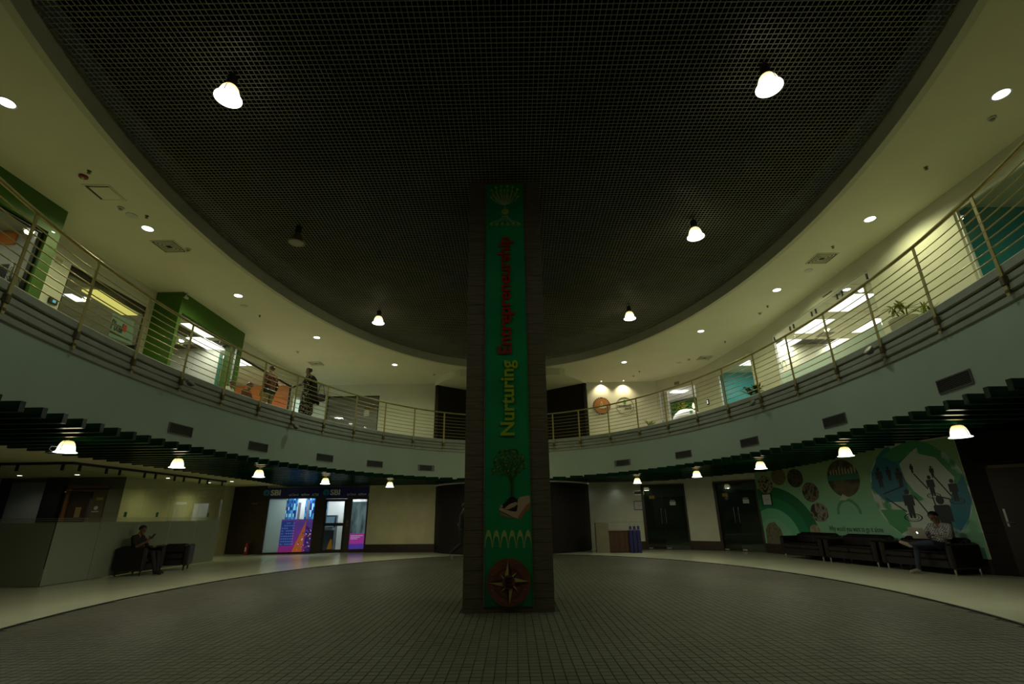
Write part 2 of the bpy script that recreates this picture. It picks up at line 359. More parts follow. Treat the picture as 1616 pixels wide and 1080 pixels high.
# fascia vents
for k, ((px, py), lab) in enumerate(zip([(285, 677), (407, 707), (512, 726), (591, 736), (672, 744), (983, 734), (1079, 719), (1183, 698), (1317, 662), (1506, 600)],
        ['first on the left, above the lamp with loose wire', 'second on the left, over the lounge glass', 'above the lamp before the cash machine door', 'second to the left of the central column', 'nearest to the left of the central column',
         'nearest to the right of the central column', 'above the first glass door', 'above the second glass door', 'above the globe mural', 'at the far right edge, largest of all'])):
    p = oval_hit(px, py); p[2] = 3.0; n = oval_normal(p); rz = math.atan2(n[1], n[0])
    t = thing('air_vent', 'grey louvred air vent in fascia, ' + lab, 'vent', (p[0] - n[0] * .002, p[1] - n[1] * .002, p[2]), rz, 'fascia air vents')
    W, H = .34, .1
    MB().box((-.004, -W, -H), (.0, W, H)).build('backing', M_black, t)
    mb = MB()
    for a, b in (((-.02, -W, H - .014), (-.004, W, H)), ((-.02, -W, -H), (-.004, W, -H + .014)), ((-.02, -W, -H + .014), (-.004, -W + .014, H - .014)), ((-.02, W - .014, -H + .014), (-.004, W, H - .014))): mb.box(a, b)
    mb.build('frame', M_steelgrille, t)
    for q in range(7):
        z = -H + .026 + q * .0245; MB().hexa([(-.018, -W + .014, z), (-.005, -W + .014, z + .006), (-.005, W - .014, z + .006), (-.018, W - .014, z)], [(-.018, -W + .014, z + .004), (-.005, -W + .014, z + .01), (-.005, W - .014, z + .01), (-.018, W - .014, z + .004)]).build('louvre', M_steelgrille, t)

# ------------------------------------------------------------------ railing
rail = thing('balcony_railing', 'brass coloured balcony railing with seven horizontal bars curving around the void', 'railing', (0, 0, 4.1))
RO = -.075
ARC = []; acc = 0.0; fine = oval(EC, EA, EB, 4000)
for k in range(1000, 5001):
    (p, o) = fine[k % 4000]
    if ARC: acc += math.hypot(p[0] - ARC[-1][0][0], p[1] - ARC[-1][0][1])
    ARC.append((p, o, acc))
TOT = acc; start = None
ref = oval_hit(700, 657); best = min(ARC, key=lambda q: math.hypot(q[0][0] - ref[0], q[0][1] - ref[1]))[2]
pm = MB().box((-.006, -.026, -.42), (.006, .026, 1.0)).mesh('post', M_brass)
bm_ = MB().rbox((-.022, -.034, -.28), (.05, .034, -.16), .008).box((-.014, -.02, -.37), (.045, .02, -.34)).mesh('bracket', M_brack)
def arc_of(px, py): r_ = oval_hit(px, py); return min(ARC, key=lambda c: math.hypot(c[0][0] - r_[0], c[0][1] - r_[1]))[2]
bestR = arc_of(914, 652)
for s in [best + q * 1.321 for q in range(-1, 18)] + [bestR - q * 1.321 for q in range(0, 18)] + [arc_of(873, 657), arc_of(830, 660)]:
    (p, o, _) = min(ARC, key=lambda c: abs(c[2] - s % TOT))
    if p[1] < 1.2: continue
    loc = (p[0] + o[0] * RO, p[1] + o[1] * RO, 0); rz = math.atan2(o[1], o[0])
    link('post', pm, rail, loc, rz); link('bracket', bm_, rail, (loc[0], loc[1], 0), rz)
rp = [(p[0] + o[0] * RO, p[1] + o[1] * RO) for p, o in oval(EC, EA, EB, 150) if p[1] > 1.0]
i0 = max(range(len(rp)), key=lambda k: math.hypot(rp[k][0] - rp[k - 1][0], rp[k][1] - rp[k - 1][1])); rp = rp[i0:] + rp[:i0]
MB().tube([(*p, 1.0) for p in rp], .027, 8).build('handrail', M_brass, rail, smooth=True)
for k in range(7): MB().tube([(*p, .1 + .122 * k) for p in rp], .0085, 6).build('bar', M_brass, rail, smooth=True)

# ------------------------------------------------------------------ column with printed banner
CY = 7.9; cx0, cx1 = float(aty(729.5, 968, CY)[0]), float(aty(876, 968, CY)[0])
colm = thing('clad_column', 'tall square column clad in dark horizontal planks, hung with a green banner', 'column', ((cx0 + cx1) / 2, CY + .665, 0))
hw = (cx1 - cx0) / 2; NP = 40; ph = GZ / NP
plm = MB().box((-hw, -.665, 0), (hw, .665, ph - .005)).mesh('plank', M_wood_col)
MB().box((-hw + .012, -.65, 0), (hw - .012, .65, GZ + .02)).build('core', M_black, colm)
for k in range(NP): link('plank', plm, colm, (0, 0, k * ph))
BY = CY - .012
def bp(x, y): p = aty(x, y, BY); return (float(p[0]), float(p[2]))
bx0, bx1 = bp(765.5, 700)[0], bp(834.5, 700)[0]; bz0, bz1 = bp(800, 958)[1], bp(797, 291)[1]
ban = thing('vertical_banner', 'tall green printed banner with lettering, seedling in hand and compass emblem on the column', 'banner', (0, 0, 0))
def XZ(u, v, d): return (u, CY - d, v)
mm = bpy.data.materials.new('banner_green'); mm.use_nodes = True; nt = mm.node_tree; b = nt.nodes['Principled BSDF']; b.inputs['Roughness'].default_value = .35
nz = nt.nodes.new('ShaderNodeTexNoise'); nz.inputs['Scale'].default_value = 1.1; nt.links.new(pos_node(nt), nz.inputs['Vector'])
ramp_color(nt, [b.inputs['Base Color']], nz.outputs['Fac'], [(.3, (.008, .3, .11)), (.7, (.02, .4, .15))])
MB().box((bx0, CY - .012, bz0), (bx1, CY - .002, bz1)).build('banner_panel', mm, ban)
MB().box((bx0 - .016, CY - .018, bz0), (bx0, CY - .002, bz1)).build('edge_strip', M_alu, ban)
MB().box((bx1, CY - .018, bz0), (bx1 + .01, CY - .002, bz1)).build('edge_strip', mm, ban)
D0, D1 = .0125, .035
M_lime = mat('lime_letter', (.5, .62, .03), .4); M_redl = mat('red_letter', (.5, .03, .02), .4)
ua, za = bp(790, 688); ub, zb = bp(822, 569); lettering('lettering', 'Nurturing', M_lime, ban, XZ, ua, bp(818, 620)[0], za, zb, D0, D1, .022, turn=True)
ua, za = bp(788, 559); ub, zb = bp(815, 374); lettering('lettering', 'Entrepreneurship', M_redl, ban, XZ, bp(786, 560)[0], bp(812, 450)[0], za, zb, D0, D1, .022, turn=True)
# network tree emblem at the top
M_pale = mat('pale_print', (.5, .65, .38), .5); M_ball = mat('ball_print', (.4, .52, .1), .4)
Z = 80 / 1080.
def q(x, y): return bp(760 + x * Z, 285 + y * Z)
tree = MB(); top = [(215, 205), (305, 145), (415, 120), (545, 118), (660, 135), (760, 185), (245, 305), (315, 250), (395, 215), (485, 205), (570, 210), (650, 240), (715, 285), (205, 365), (765, 345)]
root = q(500, 520)
for (x, y) in top:
    e = q(x, y); a = np.array(e); pts = []
    for k in range(7):
        s = k / 6; c1 = np.array((root[0] + (e[0] - root[0]) * .75, root[1] + (e[1] - root[1]) * .25)); pp = (1 - s) ** 2 * np.array(root) + 2 * s * (1 - s) * c1 + s * s * a; pts.append((pp[0], CY - .014, pp[1]))
    tree.tube(pts, .006, 4)
for x in (210, 330, 440, 560, 675, 790):
    e = q(x, 900); s0 = q(500 + (x - 500) * .18, 750); pts = []
    for k in range(7):
        s = k / 6; c1 = np.array((s0[0], e[1] + .06)); pp = (1 - s) ** 2 * np.array(s0) + 2 * s * (1 - s) * c1 + s * s * np.array(e); pts.append((pp[0], CY - .014, pp[1]))
    tree.tube(pts, .006, 4)
tree.tube([(root[0], CY - .014, root[1]), (q(505, 610)[0], CY - .014, q(505, 610)[1])], .008, 4)
tree.build('tree_lines', M_pale, ban)
def fan(mb, pts, d0, d1): mb.prism([q(*p) for p in pts], XZ, d0, d1)
fb = MB(); fan(fb, [(500, 525), (450, 470), (340, 430), (295, 360), (330, 310), (420, 290), (500, 285), (590, 290), (680, 320), (705, 370), (660, 430), (550, 470)], .0125, .0135); fb.build('crown_print', mat('crown_print', (.2, .38, .14), .5), ban)
def ball(x, y, r): 
    c = q(x, y); rr = r * Z / FPX * 8.6
    return MB().add([(c[0] + rr * math.cos(t) * math.cos(f), CY - .0125 - rr * .45 * math.sin(f), c[1] + rr * math.sin(t) * math.cos(f)) for f in (0, .6, 1.2) for t in [2 * math.pi * k / 12 for k in range(12)]], [(i * 12 + k, i * 12 + (k + 1) % 12, i * 12 + 12 + (k + 1) % 12, i * 12 + 12 + k) for i in range(2) for k in range(12)] + [tuple(24 + k for k in range(12))])
for (x, y) in top: ball(x, y, 33).build('ball', M_ball, ban)
ball(500, 665, 85).build('ball', M_ball, ban)
for x in (210, 325, 440, 560, 675, 790): ball(x, 930, 42).build('ball', M_ball, ban)
# seedling held in a hand (printed picture, in layers)
Z2 = 90 / 694.
def h2(x, y): return bp(760 + x * Z2, 690 + y * Z2)
def print_poly(name, pts, m, d): return MB().prism([h2(*p) for p in pts], XZ, .0125, d).build(name, m, ban)
M_skinp = mat('skin_print', (.75, .5, .36), .5); M_skinp2 = mat('skin_print_dark', (.5, .2, .11), .5); M_soil = mat('soil_print', (.012, .008, .006), .7); M_stem = mat('stem_print', (.06, .05, .02), .6)
print_poly('wrist_print', [(598, 710), (598, 860), (530, 920), (480, 1000), (440, 1000), (400, 950), (440, 850), (430, 780), (470, 730), (530, 718)], M_skinp, .0135)
print_poly('wrist_shade_print', [(598, 790), (598, 860), (530, 920), (480, 1000), (440, 1000), (455, 950), (510, 880), (550, 820)], M_skinp2, .0138)
print_poly('soil_print', [(340, 735), (385, 725), (440, 760), (430, 900), (360, 905), (290, 880), (235, 850), (290, 790)], M_soil, .0145)
print_poly('finger_print', [(300, 850), (345, 815), (420, 790), (440, 815), (400, 850), (330, 880), (300, 880), (278, 870)], M_skinp, .016)
print_poly('finger_print', [(222, 858), (260, 868), (330, 895), (420, 915), (450, 960), (440, 995), (380, 975), (300, 930), (240, 905), (212, 885)], M_skinp, .0155)
print_poly('finger_print', [(225, 910), (280, 935), (340, 965), (400, 990), (360, 985), (300, 978), (225, 945)], M_skinp2, .015)
print_poly('finger_print', [(225, 840), (250, 825), (262, 850), (235, 858)], M_skinp, .015)
mb = MB(); 
for a, b, r in (((368, 730), (368, 540), 12), ((368, 560), (310, 430), 6), ((368, 545), (420, 420), 6), ((365, 540), (350, 380), 6), ((330, 470), (250, 300), 4), ((410, 440), (480, 300), 4), ((355, 400), (390, 230), 4)):
    A, B = h2(*a), h2(*b); mb.tube([(A[0], CY - .019, A[1]), (B[0], CY - .019, B[1])], [r * Z2 / FPX * 8.0, r * .6 * Z2 / FPX * 8.0], 5)
mb.build('stem_print', M_stem, ban)
for nm, colr, cnt, sd in (('leaf_print', (.025, .1, .025), 260, 1), ('leaf_print', (.09, .24, .05), 150, 2), ('leaf_print', (.26, .36, .05), 40, 3)):
    rnd = random.Random(sd); mb = MB()
    for _ in range(cnt):
        a = rnd.uniform(0, 6.28); rr = math.sqrt(rnd.random()); x = 340 + 190 * rr * math.cos(a) + (rnd.random() < .08) * -60; y = 310 + 175 * rr * math.sin(a)
        if rnd.random() < .06: x, y = 170 + rnd.uniform(-40, 40), 420 + rnd.uniform(-35, 35)
        t = rnd.uniform(0, 6.28); l = rnd.uniform(11, 24); w2 = l * .42
        mb.prism([h2(x + l * math.cos(t), y + l * math.sin(t)), h2(x - w2 * math.sin(t), y + w2 * math.cos(t)), h2(x - l * math.cos(t), y - l * math.sin(t)), h2(x + w2 * math.sin(t), y - w2 * math.cos(t))], XZ, .0127, .0135 + .0008 * sd + rnd.random() * .0006)
    stuff(mb.build(nm, mat('leaf_print_%d' % sd, colr, .6), ban))
# arches
Z3 = 95 / 733.
def h3(x, y): return bp(755 + x * Z3, 825 + y * Z3)
M_arch = mat('arch_print', (.5, .62, .2), .5)
for cx in (123, 218, 315, 411, 508, 604):
    mb = MB(); n = 14
    for k in range(n):
        t0, t1 = math.pi * k / n, math.pi * (k + 1) / n
        o = lambda t: h3(cx + 46 * math.cos(t), 310 - 220 * math.sin(t)); i_ = lambda t: h3(cx + 38 * math.cos(t), 310 - 142 * math.sin(t))
        mb.prism([o(t0), o(t1), i_(t1), i_(t0)], XZ, .0125, .016)
    mb.build('arch', M_arch, ban)
# compass medallion
comp = thing('compass_medallion', 'round red-brown compass rose medallion with letter E at the foot of the banner', 'emblem', (0, 0, 0))
cc = h3(370, 722); cr = abs(h3(635, 722)[0] - h3(105, 722)[0]) / 2
M_cop = mat('medallion_brown', (.25, .085, .05), .45, var=.2, scale=9); M_cop2 = mat('medallion_ring', (.2, .06, .035), .5); M_star = mat('star_gold', (.6, .48, .16), .4); M_stard = mat('star_dark', (.05, .015, .012), .5)
def YD(u, v, d): return (u, CY - .0125 - d, v)
MB().prism(circle(cc, cr, 40), YD, 0, .05).build('disc', M_cop, comp)
band(MB(), cc, cr * .58, cr * .66, YD, .05, .056, n=40).build('ring', M_cop2, comp)
for k in range(8):
    t = k * math.pi / 4 + R(1); L = cr * (.93 if k % 2 == 0 else .56); wd = cr * (.17 if k % 2 == 0 else .09); bs = cr * .28
    tip = (cc[0] + L * math.cos(t), cc[1] + L * math.sin(t)); ba = (cc[0] + bs * math.cos(t), cc[1] + bs * math.sin(t)); c0 = (cc[0], cc[1])
    for sgn in (-1, 1):
        sd = (ba[0] - sgn * wd * math.sin(t), ba[1] + sgn * wd * math.cos(t))
        MB().add([YD(*c0, .062), YD(*tip, .057), YD(*sd, .056)], [(0, 1, 2)]).build('star_point', M_star if sgn > 0 else M_stard, comp)
MB().prism(circle(cc, cr * .3, 28), YD, .05, .066).build('hub', M_cop, comp)
lettering('lettering', 'E', mat('letter_e', (.05, .008, .02), .5), comp, YD, cc[0] - cr * .17, cc[0] + cr * .18, cc[1] - cr * .2, cc[1] + cr * .2, .066, .075, .03)
for k in range(8):
    t = R(22 + 45 * k); MB().prism(circle((cc[0] + .83 * cr * math.cos(t), cc[1] + .83 * cr * math.sin(t)), .012, 8), YD, .05, .058).build('stud', M_alu, comp)
# ------------------------------------------------------------------ green slat ceiling below the balcony
SZ0, SZ1 = 2.55, 2.68
DC, DR = (-.1, 22.2), 3.3                       # dark drum behind the column
def mural_x(y): return 8.65 + (18.3 - y) * .195   # mural wall line
slats = struct(MB().box((-8.98, 2.5, 3.0), (-8.92, 20.8, 3.05)).box((7.45, 2.5, 3.0), (7.51, 16, 3.05)).build('ceiling_slats', M_black), 'dark green glossy slats hung under the balcony')
def slat(x0, x1, y):
    if x1 - x0 < .1: return
    MB().box((-(x1 - x0) / 2, -.035, SZ0), ((x1 - x0) / 2, .035, SZ1)).build('slat', M_slat, slats, ((x0 + x1) / 2, y, 0))
ys = [5.75 + .372 * k for k in range(-8, 42)]
def back_y(x):         # back wall line, ground floor
    if x < -3.1: return 21.0 if x > -6 else 21.2
    return 20.9
for y in ys:
    q_ = 1 - ((y - EC[1]) / EB) ** 2
    xl, xr = (oval_x(y, -1) + .42, oval_x(y, 1) - .42) if q_ > 0 else (0, 0)
    if q_ <= 0 or xl > -.5: xl = xr = 0
    lo = -8.9 if y < 17.5 else -8.9 - (y - 17.5) * .1
    hi = min(7.6 + max(0, y - 9) * .15, 8.35) if y < 14 else 8.35 - max(0, y - 16.3) * .55
    if y > 20.9: continue
    if y > 18.85:       # stop at the drum
        g_ = max(0, DR ** 2 - (y - DC[1]) ** 2); dd = math.sqrt(g_) if g_ > 0 else 0
        xl = min(xl, DC[0] - dd - .04); xr = max(xr, DC[0] + dd + .04)
    slat(lo, xl, y); slat(xr, hi, y)
sofL = MB().box((-16, 2, 2.64), (-8.98, 22.0, 2.72)).build('ceiling_lounge', M_cream); struct(sofL, 'cream lowered ceiling beside the slats and the glass wall')

# ------------------------------------------------------------------ lamps
def bell(scale=1.0, n=28):
    pr = [(.075, .265), (.105, .255), (.14, .2), (.165, .12), (.178, .04), (.185, .02), (.225, .0), (.225, -.01), (.18, -.006)]
    return [(r * scale, z * scale) for r, z in pr]
ME_shade = MB().lathe(bell(), n=28, cap=False).mesh('shade', M_shade_on, True)
ME_shade_off = MB().lathe(bell(), n=28, cap=False).mesh('shade', M_shade_off, True)
ME_lens = MB().lathe([(.18, -.012), (.178, -.002)], n=28).mesh('lens', M_lens)
ME_lens_off = MB().lathe([(.18, -.012), (.178, -.002)], n=28).mesh('lens', M_lens_off)
ME_gear = MB().lathe([(.06, .27), (.085, .29), (.085, .47), (.07, .5)], n=20).mesh('gear_box', M_gear, False)
ME_clip = MB().box((-.19, -.006, .0), (-.182, .006, .06)).tube([(-.186, 0, .05), (-.16, 0, .16), (-.1, 0, .27)], .006, 5).mesh('clip', M_gear)
def lamp(label, loc, top, on=True, power=1.0, gear=True, group=None, col=COOL, rz=0, k=1.0):
    t = thing('pendant_lamp', label, 'lamp', loc, rz, group)
    link('shade', ME_shade if on else ME_shade_off, t); link('lens', ME_lens if on else ME_lens_off, t)
    if gear: link('gear_box', ME_gear, t)
    link('clip', ME_clip, t, (0, 0, 0), R(100))
    MB().tube([(0, 0, .26 if not gear else .5), (0, 0, (top - loc[2]) / k)], .012 if gear else .008, 6).build('stem', M_gear, t)
    if on: light('AREA', 'lamp_light', t, (0, 0, -.03), power, col, .34)
    t.scale = (k, k, k)
    return t
UP = [((360, 155), 1, 'bright bell pendant under grid ceiling, upper left, nearest the camera'), ((468, 383), 0, 'unlit bell pendant lamp hanging dark under the grid ceiling'), ((597, 510), 1, 'bright bell pendant under grid ceiling, far left of the column'),
      ((994, 503), 1, 'bright bell pendant under grid ceiling, far right of the column'), ((1098, 374), 1, 'bright bell pendant under grid ceiling, middle of the right side'), ((1214, 138), 1, 'bright bell pendant under grid ceiling, upper right, nearest the camera')]
for (px, py), on, lab in UP:
    p = atz(px, py, 6.9); lamp(lab, p, GZ + .05, bool(on), L_PEND_UP, True, 'bell pendants under the grid ceiling', k=.8)
LOW = [((103, 714), 'lit bell pendant with a loose white wire under left slats'), ((279, 738), 'lit bell pendant under left slats in front of the glass wall'), ((408, 753), 'lit bell pendant under slats left of the bank sign'), ((513, 764), 'lit bell pendant above the cash machine door'), ((615, 769), 'lit bell pendant in front of the plain cream wall'),
       ((1516, 690), 'lit bell pendant beside the dark wooden door, far right'), ((1335, 720), 'lit bell pendant in front of the mural'), ((1201, 740), 'lit bell pendant at the left edge of the mural'), ((1100, 753), 'lit bell pendant between the two glass doors'), ((1006, 763), 'lit bell pendant near the desk with blue panels')]
lowp = []
for (px, py), lab in LOW:
    p = atz(px, py, 2.34); lowp.append(lamp(lab, p, 2.6, True, L_PEND_LOW, False, 'bell pendants under the slats', (1, .93, .66), k=.66))
wire = MB().tube([(-.15, -.1, .12), (-.26, -.12, .13), (-.29, -.12, .06), (-.2, -.14, .01), (-.17, -.13, -.03), (-.25, -.14, -.01), (-.42, -.14, -.05)], .006, 5)
wire.build('loose_wire', M_paper, lowp[0], smooth=True)

# recessed downlights in the balcony soffit
DL = [((10, 162), 'at the left edge of the picture'), ((233, 361), 'second along on the left'), ((376, 467), 'over the green box corner'), ((500, 533), 'above the two walkers'), ((623, 576), 'left, nearest the column'),
      ((1580, 149), 'at the right edge of the picture'), ((1373, 346), 'right, washing the plain wall'), ((1226, 458), 'right, in front of the big office window'), ((1106, 523), 'right, near the small wall sign'), ((985, 572), 'right, nearest the column')]
ME_ring = MB().lathe([(.095, 0), (.125, -.008), (.125, 0.0)], n=24, cap=False).mesh('trim_ring', M_paper)
ME_dl = MB().lathe([(.1, -.004), (.1, -.001)], n=24).mesh('lens', M_down)
for (px, py), lab in DL:
    p = atz(px, py, 7.098); t = thing('recessed_downlight', 'round lit downlight in the balcony soffit, ' + lab, 'light', p, 0, 'soffit downlights')
    link('trim_ring', ME_ring, t); link('lens', ME_dl, t); light('SPOT', 'downlight_beam', t, (0, 0, -.03), L_DOWN, WARM, .07, spot=165, blend=.5)
for px, py, lab in ((949, 602, 'above the orange seal'), (984, 601, 'above the white leaf emblem')):
    p = atz(px, py, 7.098); t = thing('washer_spot', 'tiny warm spotlight in the soffit ' + lab, 'light', p, 0, 'emblem spotlights')
    MB().lathe([(.03, 0), (.045, -.006), (.045, 0)], n=14).build('trim_ring', M_paper, t); MB().lathe([(.028, -.008), (.028, -.004)], n=14).build('lens', mat_emit('spot_lens', (1, .9, .6), 5), t)
    light('SPOT', 'spot_beam', t, (0, 0, -.03), 55, (1, .84, .48), .03, rot=(R(12), 0, 0), spot=115, blend=.8)

# small fittings in the soffit
def soffit_item(kind, px, py, lab):
    p = atz(px, py, 7.1)
    if kind == 'detector':
        t = thing('smoke_detector', 'small white smoke detector on the soffit ' + lab, 'detector', p); MB().lathe([(.06, 0), (.06, -.018), (.045, -.03)], n=18).build('base', M_paper, t); MB().lathe([(.035, -.03), (.03, -.05), (.015, -.055)], n=14).build('head', mat('detector_grey', (.3, .3, .26), .5), t)
    elif kind == 'sprinkler':
        t = thing('sprinkler_head', 'dark ceiling sprinkler head ' + lab, 'sprinkler', p); MB().lathe([(.035, 0), (.035, -.008)], n=14).build('plate', M_brack, t); MB().lathe([(.014, -.008), (.012, -.04), (.03, -.045), (.03, -.05)], n=10).build('head', M_brack, t)
    elif kind == 'speaker':
        t = thing('ceiling_speaker', 'flat round grey ceiling loudspeaker ' + lab, 'speaker', p); MB().lathe([(.1, 0), (.1, -.01), (.085, -.014)], n=22).build('ring', M_paper, t); MB().lathe([(.083, -.006), (.083, -.012)], n=22).build('grille', mat('speaker_grey', (.2, .2, .17), .7), t)
    elif kind == 'alarm':
        t = thing('fire_alarm_sounder', 'dark red round fire alarm on the soffit ' + lab, 'alarm', p); MB().lathe([(.07, 0), (.07, -.03), (.05, -.045)], n=18).build('body', mat('alarm_red', (.2, .01, .01), .4), t); MB().lathe([(.02, -.045), (.02, -.05)], n=10).build('cap', M_paper, t)
    elif kind == 'hatch':
        t = thing('access_hatch', 'square ceiling access hatch standing slightly ajar ' + lab, 'hatch', p, R(4)); s = .24
        mb = MB()
        for a, b in (((-s, -s, -.012), (s, -s + .03, 0)), ((-s, s - .03, -.012), (s, s, 0)), ((-s, -s + .03, -.012), (-s + .03, s - .03, 0)), ((s - .03, -s + .03, -.012), (s, s - .03, 0))): mb.box(a, b)
        mb.build('frame', M_soffit, t); MB().box((-s + .03, -s + .03, -.002), (s - .03, s - .03, 0)).build('gap', M_black, t)
        MB().box((-s + .09, -s + .06, -.02), (s - .035, s - .05, -.004)).build('panel', M_soffit, t)
    elif kind == 'diffuser':
        t = thing('air_diffuser', 'square white air diffuser with nested frames ' + lab, 'vent', p)
        MB().box((-.26, -.26, -.003), (.26, .26, 0)).build('backing', M_black, t)
        for s in (.26, .2, .145, .09):
            mb = MB(); w2 = .022
            for a, b, c_, d in ((-s, -s, s, -s + w2), (-s, s - w2, s, s), (-s, -s + w2, -s + w2, s - w2), (s - w2, -s + w2, s, s - w2)): mb.box((a, b, -.016), (c_, d, -.004))
            mb.build('frame', M_soffit, t)
for it in (('sprinkler', 141, 270, 'beside the red alarm on the left'), ('alarm', 132, 278, 'at upper left'), ('hatch', 165, 304, 'on the left soffit'), ('detector', 191, 328, 'next to the hatch'), ('speaker', 208, 340, 'left of the downlight'), ('sprinkler', 232, 341, 'just behind a left downlight'),
           ('diffuser', 267, 389, 'on the left soffit'), ('detector', 297, 393, 'right of the left diffuser'), ('speaker', 385, 483, 'by the green box'), ('sprinkler', 410, 498, 'right of the green box'), ('detector', 470, 555, 'above the plaid shirt'), ('diffuser', 499, 574, 'above the woman walking'), ('detector', 685, 591, 'left of the column'),
           ('detector', 1565, 186, 'at upper right'), ('sprinkler', 1461, 264, 'on the right soffit alone'), ('diffuser', 1297, 408, 'on the right soffit'), ('speaker', 1276, 427, 'right of the centre'), ('sprinkler', 1314, 389, 'next to the right diffuser'), ('sprinkler', 1211, 483, 'above the office glazing'), ('detector', 1199, 494, 'above the office glazing'),
           ('diffuser', 1112, 565, 'near the small wall sign'), ('sprinkler', 1144, 539, 'right, far along'), ('speaker', 1071, 573, 'over the lit entrance'), ('detector', 1087, 567, 'over the lit entrance'), ('detector', 1000, 593, 'right of the leaf emblem'), ('sprinkler', 1009, 586, 'right of the leaf emblem')): soffit_item(*it)
# small floodlights clipped to the railing posts
for px, py, lab in ((1391, 553, 'right side, below the planter'), (1199, 637, 'right side, near the leafy plant'), (285, 605, 'left side, below the green box'), (457, 674, 'left side, below the woman')):
    p = oval_hit(px, py); n = oval_normal(p); t = thing('floodlight', 'small round unlit floodlight clamped below the railing, ' + lab, 'light', (p[0] - n[0] * .2, p[1] - n[1] * .2, p[2]), math.atan2(n[1], n[0]), 'railing floodlights')
    MB().add(*(lambda m_: (m_.v, m_.f))(MB().lathe([(.03, -.06), (.07, -.03), (.085, .02), (.08, .03)], n=18))).build('housing', M_steelgrille, t, smooth=False).rotation_euler = (0, R(-55), 0)
    MB().lathe([(.075, .031), (.075, .034)], n=18).build('lens', mat('flood_lens', (.2, .22, .21), .3), t).rotation_euler = (0, R(-55), 0)
    MB().tube([(.0, 0, 0), (.1, 0, .03)], .014, 6).build('clamp', M_brack, t)

# ------------------------------------------------------------------ ground floor walls
mb = MB()
GH = 2.8
A0, A1 = (-11.9, 21.75), (-10.25, 21.2)         # dark wood wall
S0, S1 = (-10.25, 21.2), (-6.1, 21.75)           # cash machine front
Y0, Y1 = (-6.1, 21.55), (-2.9, 21.05)            # plain cream wall
wl = struct(MB().obox(Y0, Y1, .0, GH, 0, .12).build('wall_back', M_cream), 'plain cream rear wall beside the cash machine')
MB().obox(Y0, Y1, 0, .3, -.025, 0).build('skirting', M_skirt, wl)
ww = struct(MB().obox(A0, A1, 0, GH, .01, .12).build('wall_wood', M_black), 'dark horizontally boarded wall with a fire extinguisher')
for k in range(14): MB().obox(A0, A1, k * .2, k * .2 + .194, -.012, .01).build('board', M_wood, ww)
sideL = struct(MB().obox((-12.9, 21.9), A0, 0, GH, 0, .1).build('wall_rear_side', M_cream), 'narrow cream wall at the end of the glass partition')
MB().obox((-12.9, 21.9), A0, 0, .3, -.02, 0).build('skirting', M_skirt, sideL)
# the drum
mb = MB(); n = 40; vs = []
arc = [(DC[0] + DR * math.cos(t), DC[1] + DR * math.sin(t)) for t in [math.pi + math.pi * k / n for k in range(n + 1)]]
drum = struct(MB().prism(arc, lambda u, v, d: (u, v, d), 0, 2.5).build('wall_drum', M_black), 'dark curved core wall behind the column')
for k in range(n):
    a, b = arc[k], arc[k + 1]; MB().obox(a, b, .0, 2.5, -.02, -.001).build('panel', M_core, drum)
MB().prism([(DC[0] + (u - DC[0]) * 1.02, DC[1] + (v - DC[1]) * 1.02) for u, v in arc], lambda u, v, d: (u, v, d), 2.5, 2.545).build('soffit_ring', M_white, drum)
# right rear walls
W0, W1 = (2.95, 21.3), (5.12, 20.75); d1a, d1b = (5.12, 20.75), (6.72, 20.25); d2a, d2b = (7.58, 19.5), (8.65, 18.3); MU0, MU1 = (8.65, 18.3), (10.02, 11.3); K1 = (12.4, 9.0)
M_wash = M_cream2
wr = struct(MB().obox(W0, W1, 0, GH, 0, .12).build('wall_reception', M_cream2), 'pale wall washed by spotlights behind the desk')
MB().obox((4.7, 20.856), W1, 0, .3, -.02, 0).build('skirting', M_skirt, wr)
wd = struct(MB().obox(d1b, d2a, .0, GH, 0, .12).build('wall_between', M_cream2), 'pale wall between the two glass doors'); MB().obox(d1b, d2a, 0, .32, -.02, 0).build('skirting', M_skirt, wd)
for k, (a, b) in enumerate(((d1a, d1b), (d2a, d2b))): struct(MB().obox(a, b, 2.42, GH, 0, .12).build('wall_lintel', M_cream2), ('pale lintel over the first glass door', 'pale lintel over the second glass door')[k])
wm = struct(MB().obox(MU0, MU1, 0, GH + .1, 0, .12).build('wall_mural', M_cream2), 'right hand wall carrying the green mural')
MB().obox(MU0, MU1, 0, .3, -.02, 0).build('skirting', M_skirt, wm)
wk = struct(MB().obox(MU1, K1, 0, 2.9, .01, .15).build('wall_dark', M_black), 'very dark boarded wall with a door at far right')
for k in range(14): MB().obox(MU1, K1, k * .207, k * .207 + .2, -.012, .01).build('board', M_core, wk)
# door in the dark wall
def along(p0, p1, s): a = np.array(p0, float); b = np.array(p1, float); d = (b - a) / np.linalg.norm(b - a); return a + d * s
sa, sb = .3, 1.32
dk = struct(MB().obox(along(MU1, K1, sa + .05), along(MU1, K1, sb - .05), .01, 2.2, -.05, -.013).build('door_1', mat('door_dark', (.022, .018, .013), .4, var=.2, scale=4, stretch=(1, 1, 10))), 'dark flush wooden door at far right')
for a, b, z0, z1 in ((sa - .04, sa + .05, 0, 2.28), (sb - .05, sb + .04, 0, 2.28), (sa + .05, sb - .05, 2.2, 2.28)): MB().obox(along(MU1, K1, a), along(MU1, K1, b), z0, z1, -.06, -.013).build('door_frame', M_core, dk)
MB().obox(along(MU1, K1, sa + .12), along(MU1, K1, sa + .26), 1.02, 1.045, -.1, -.08).obox(along(MU1, K1, sa + .12), along(MU1, K1, sa + .14), 1.02, 1.045, -.08, -.05).build('handle', M_chrome, dk)
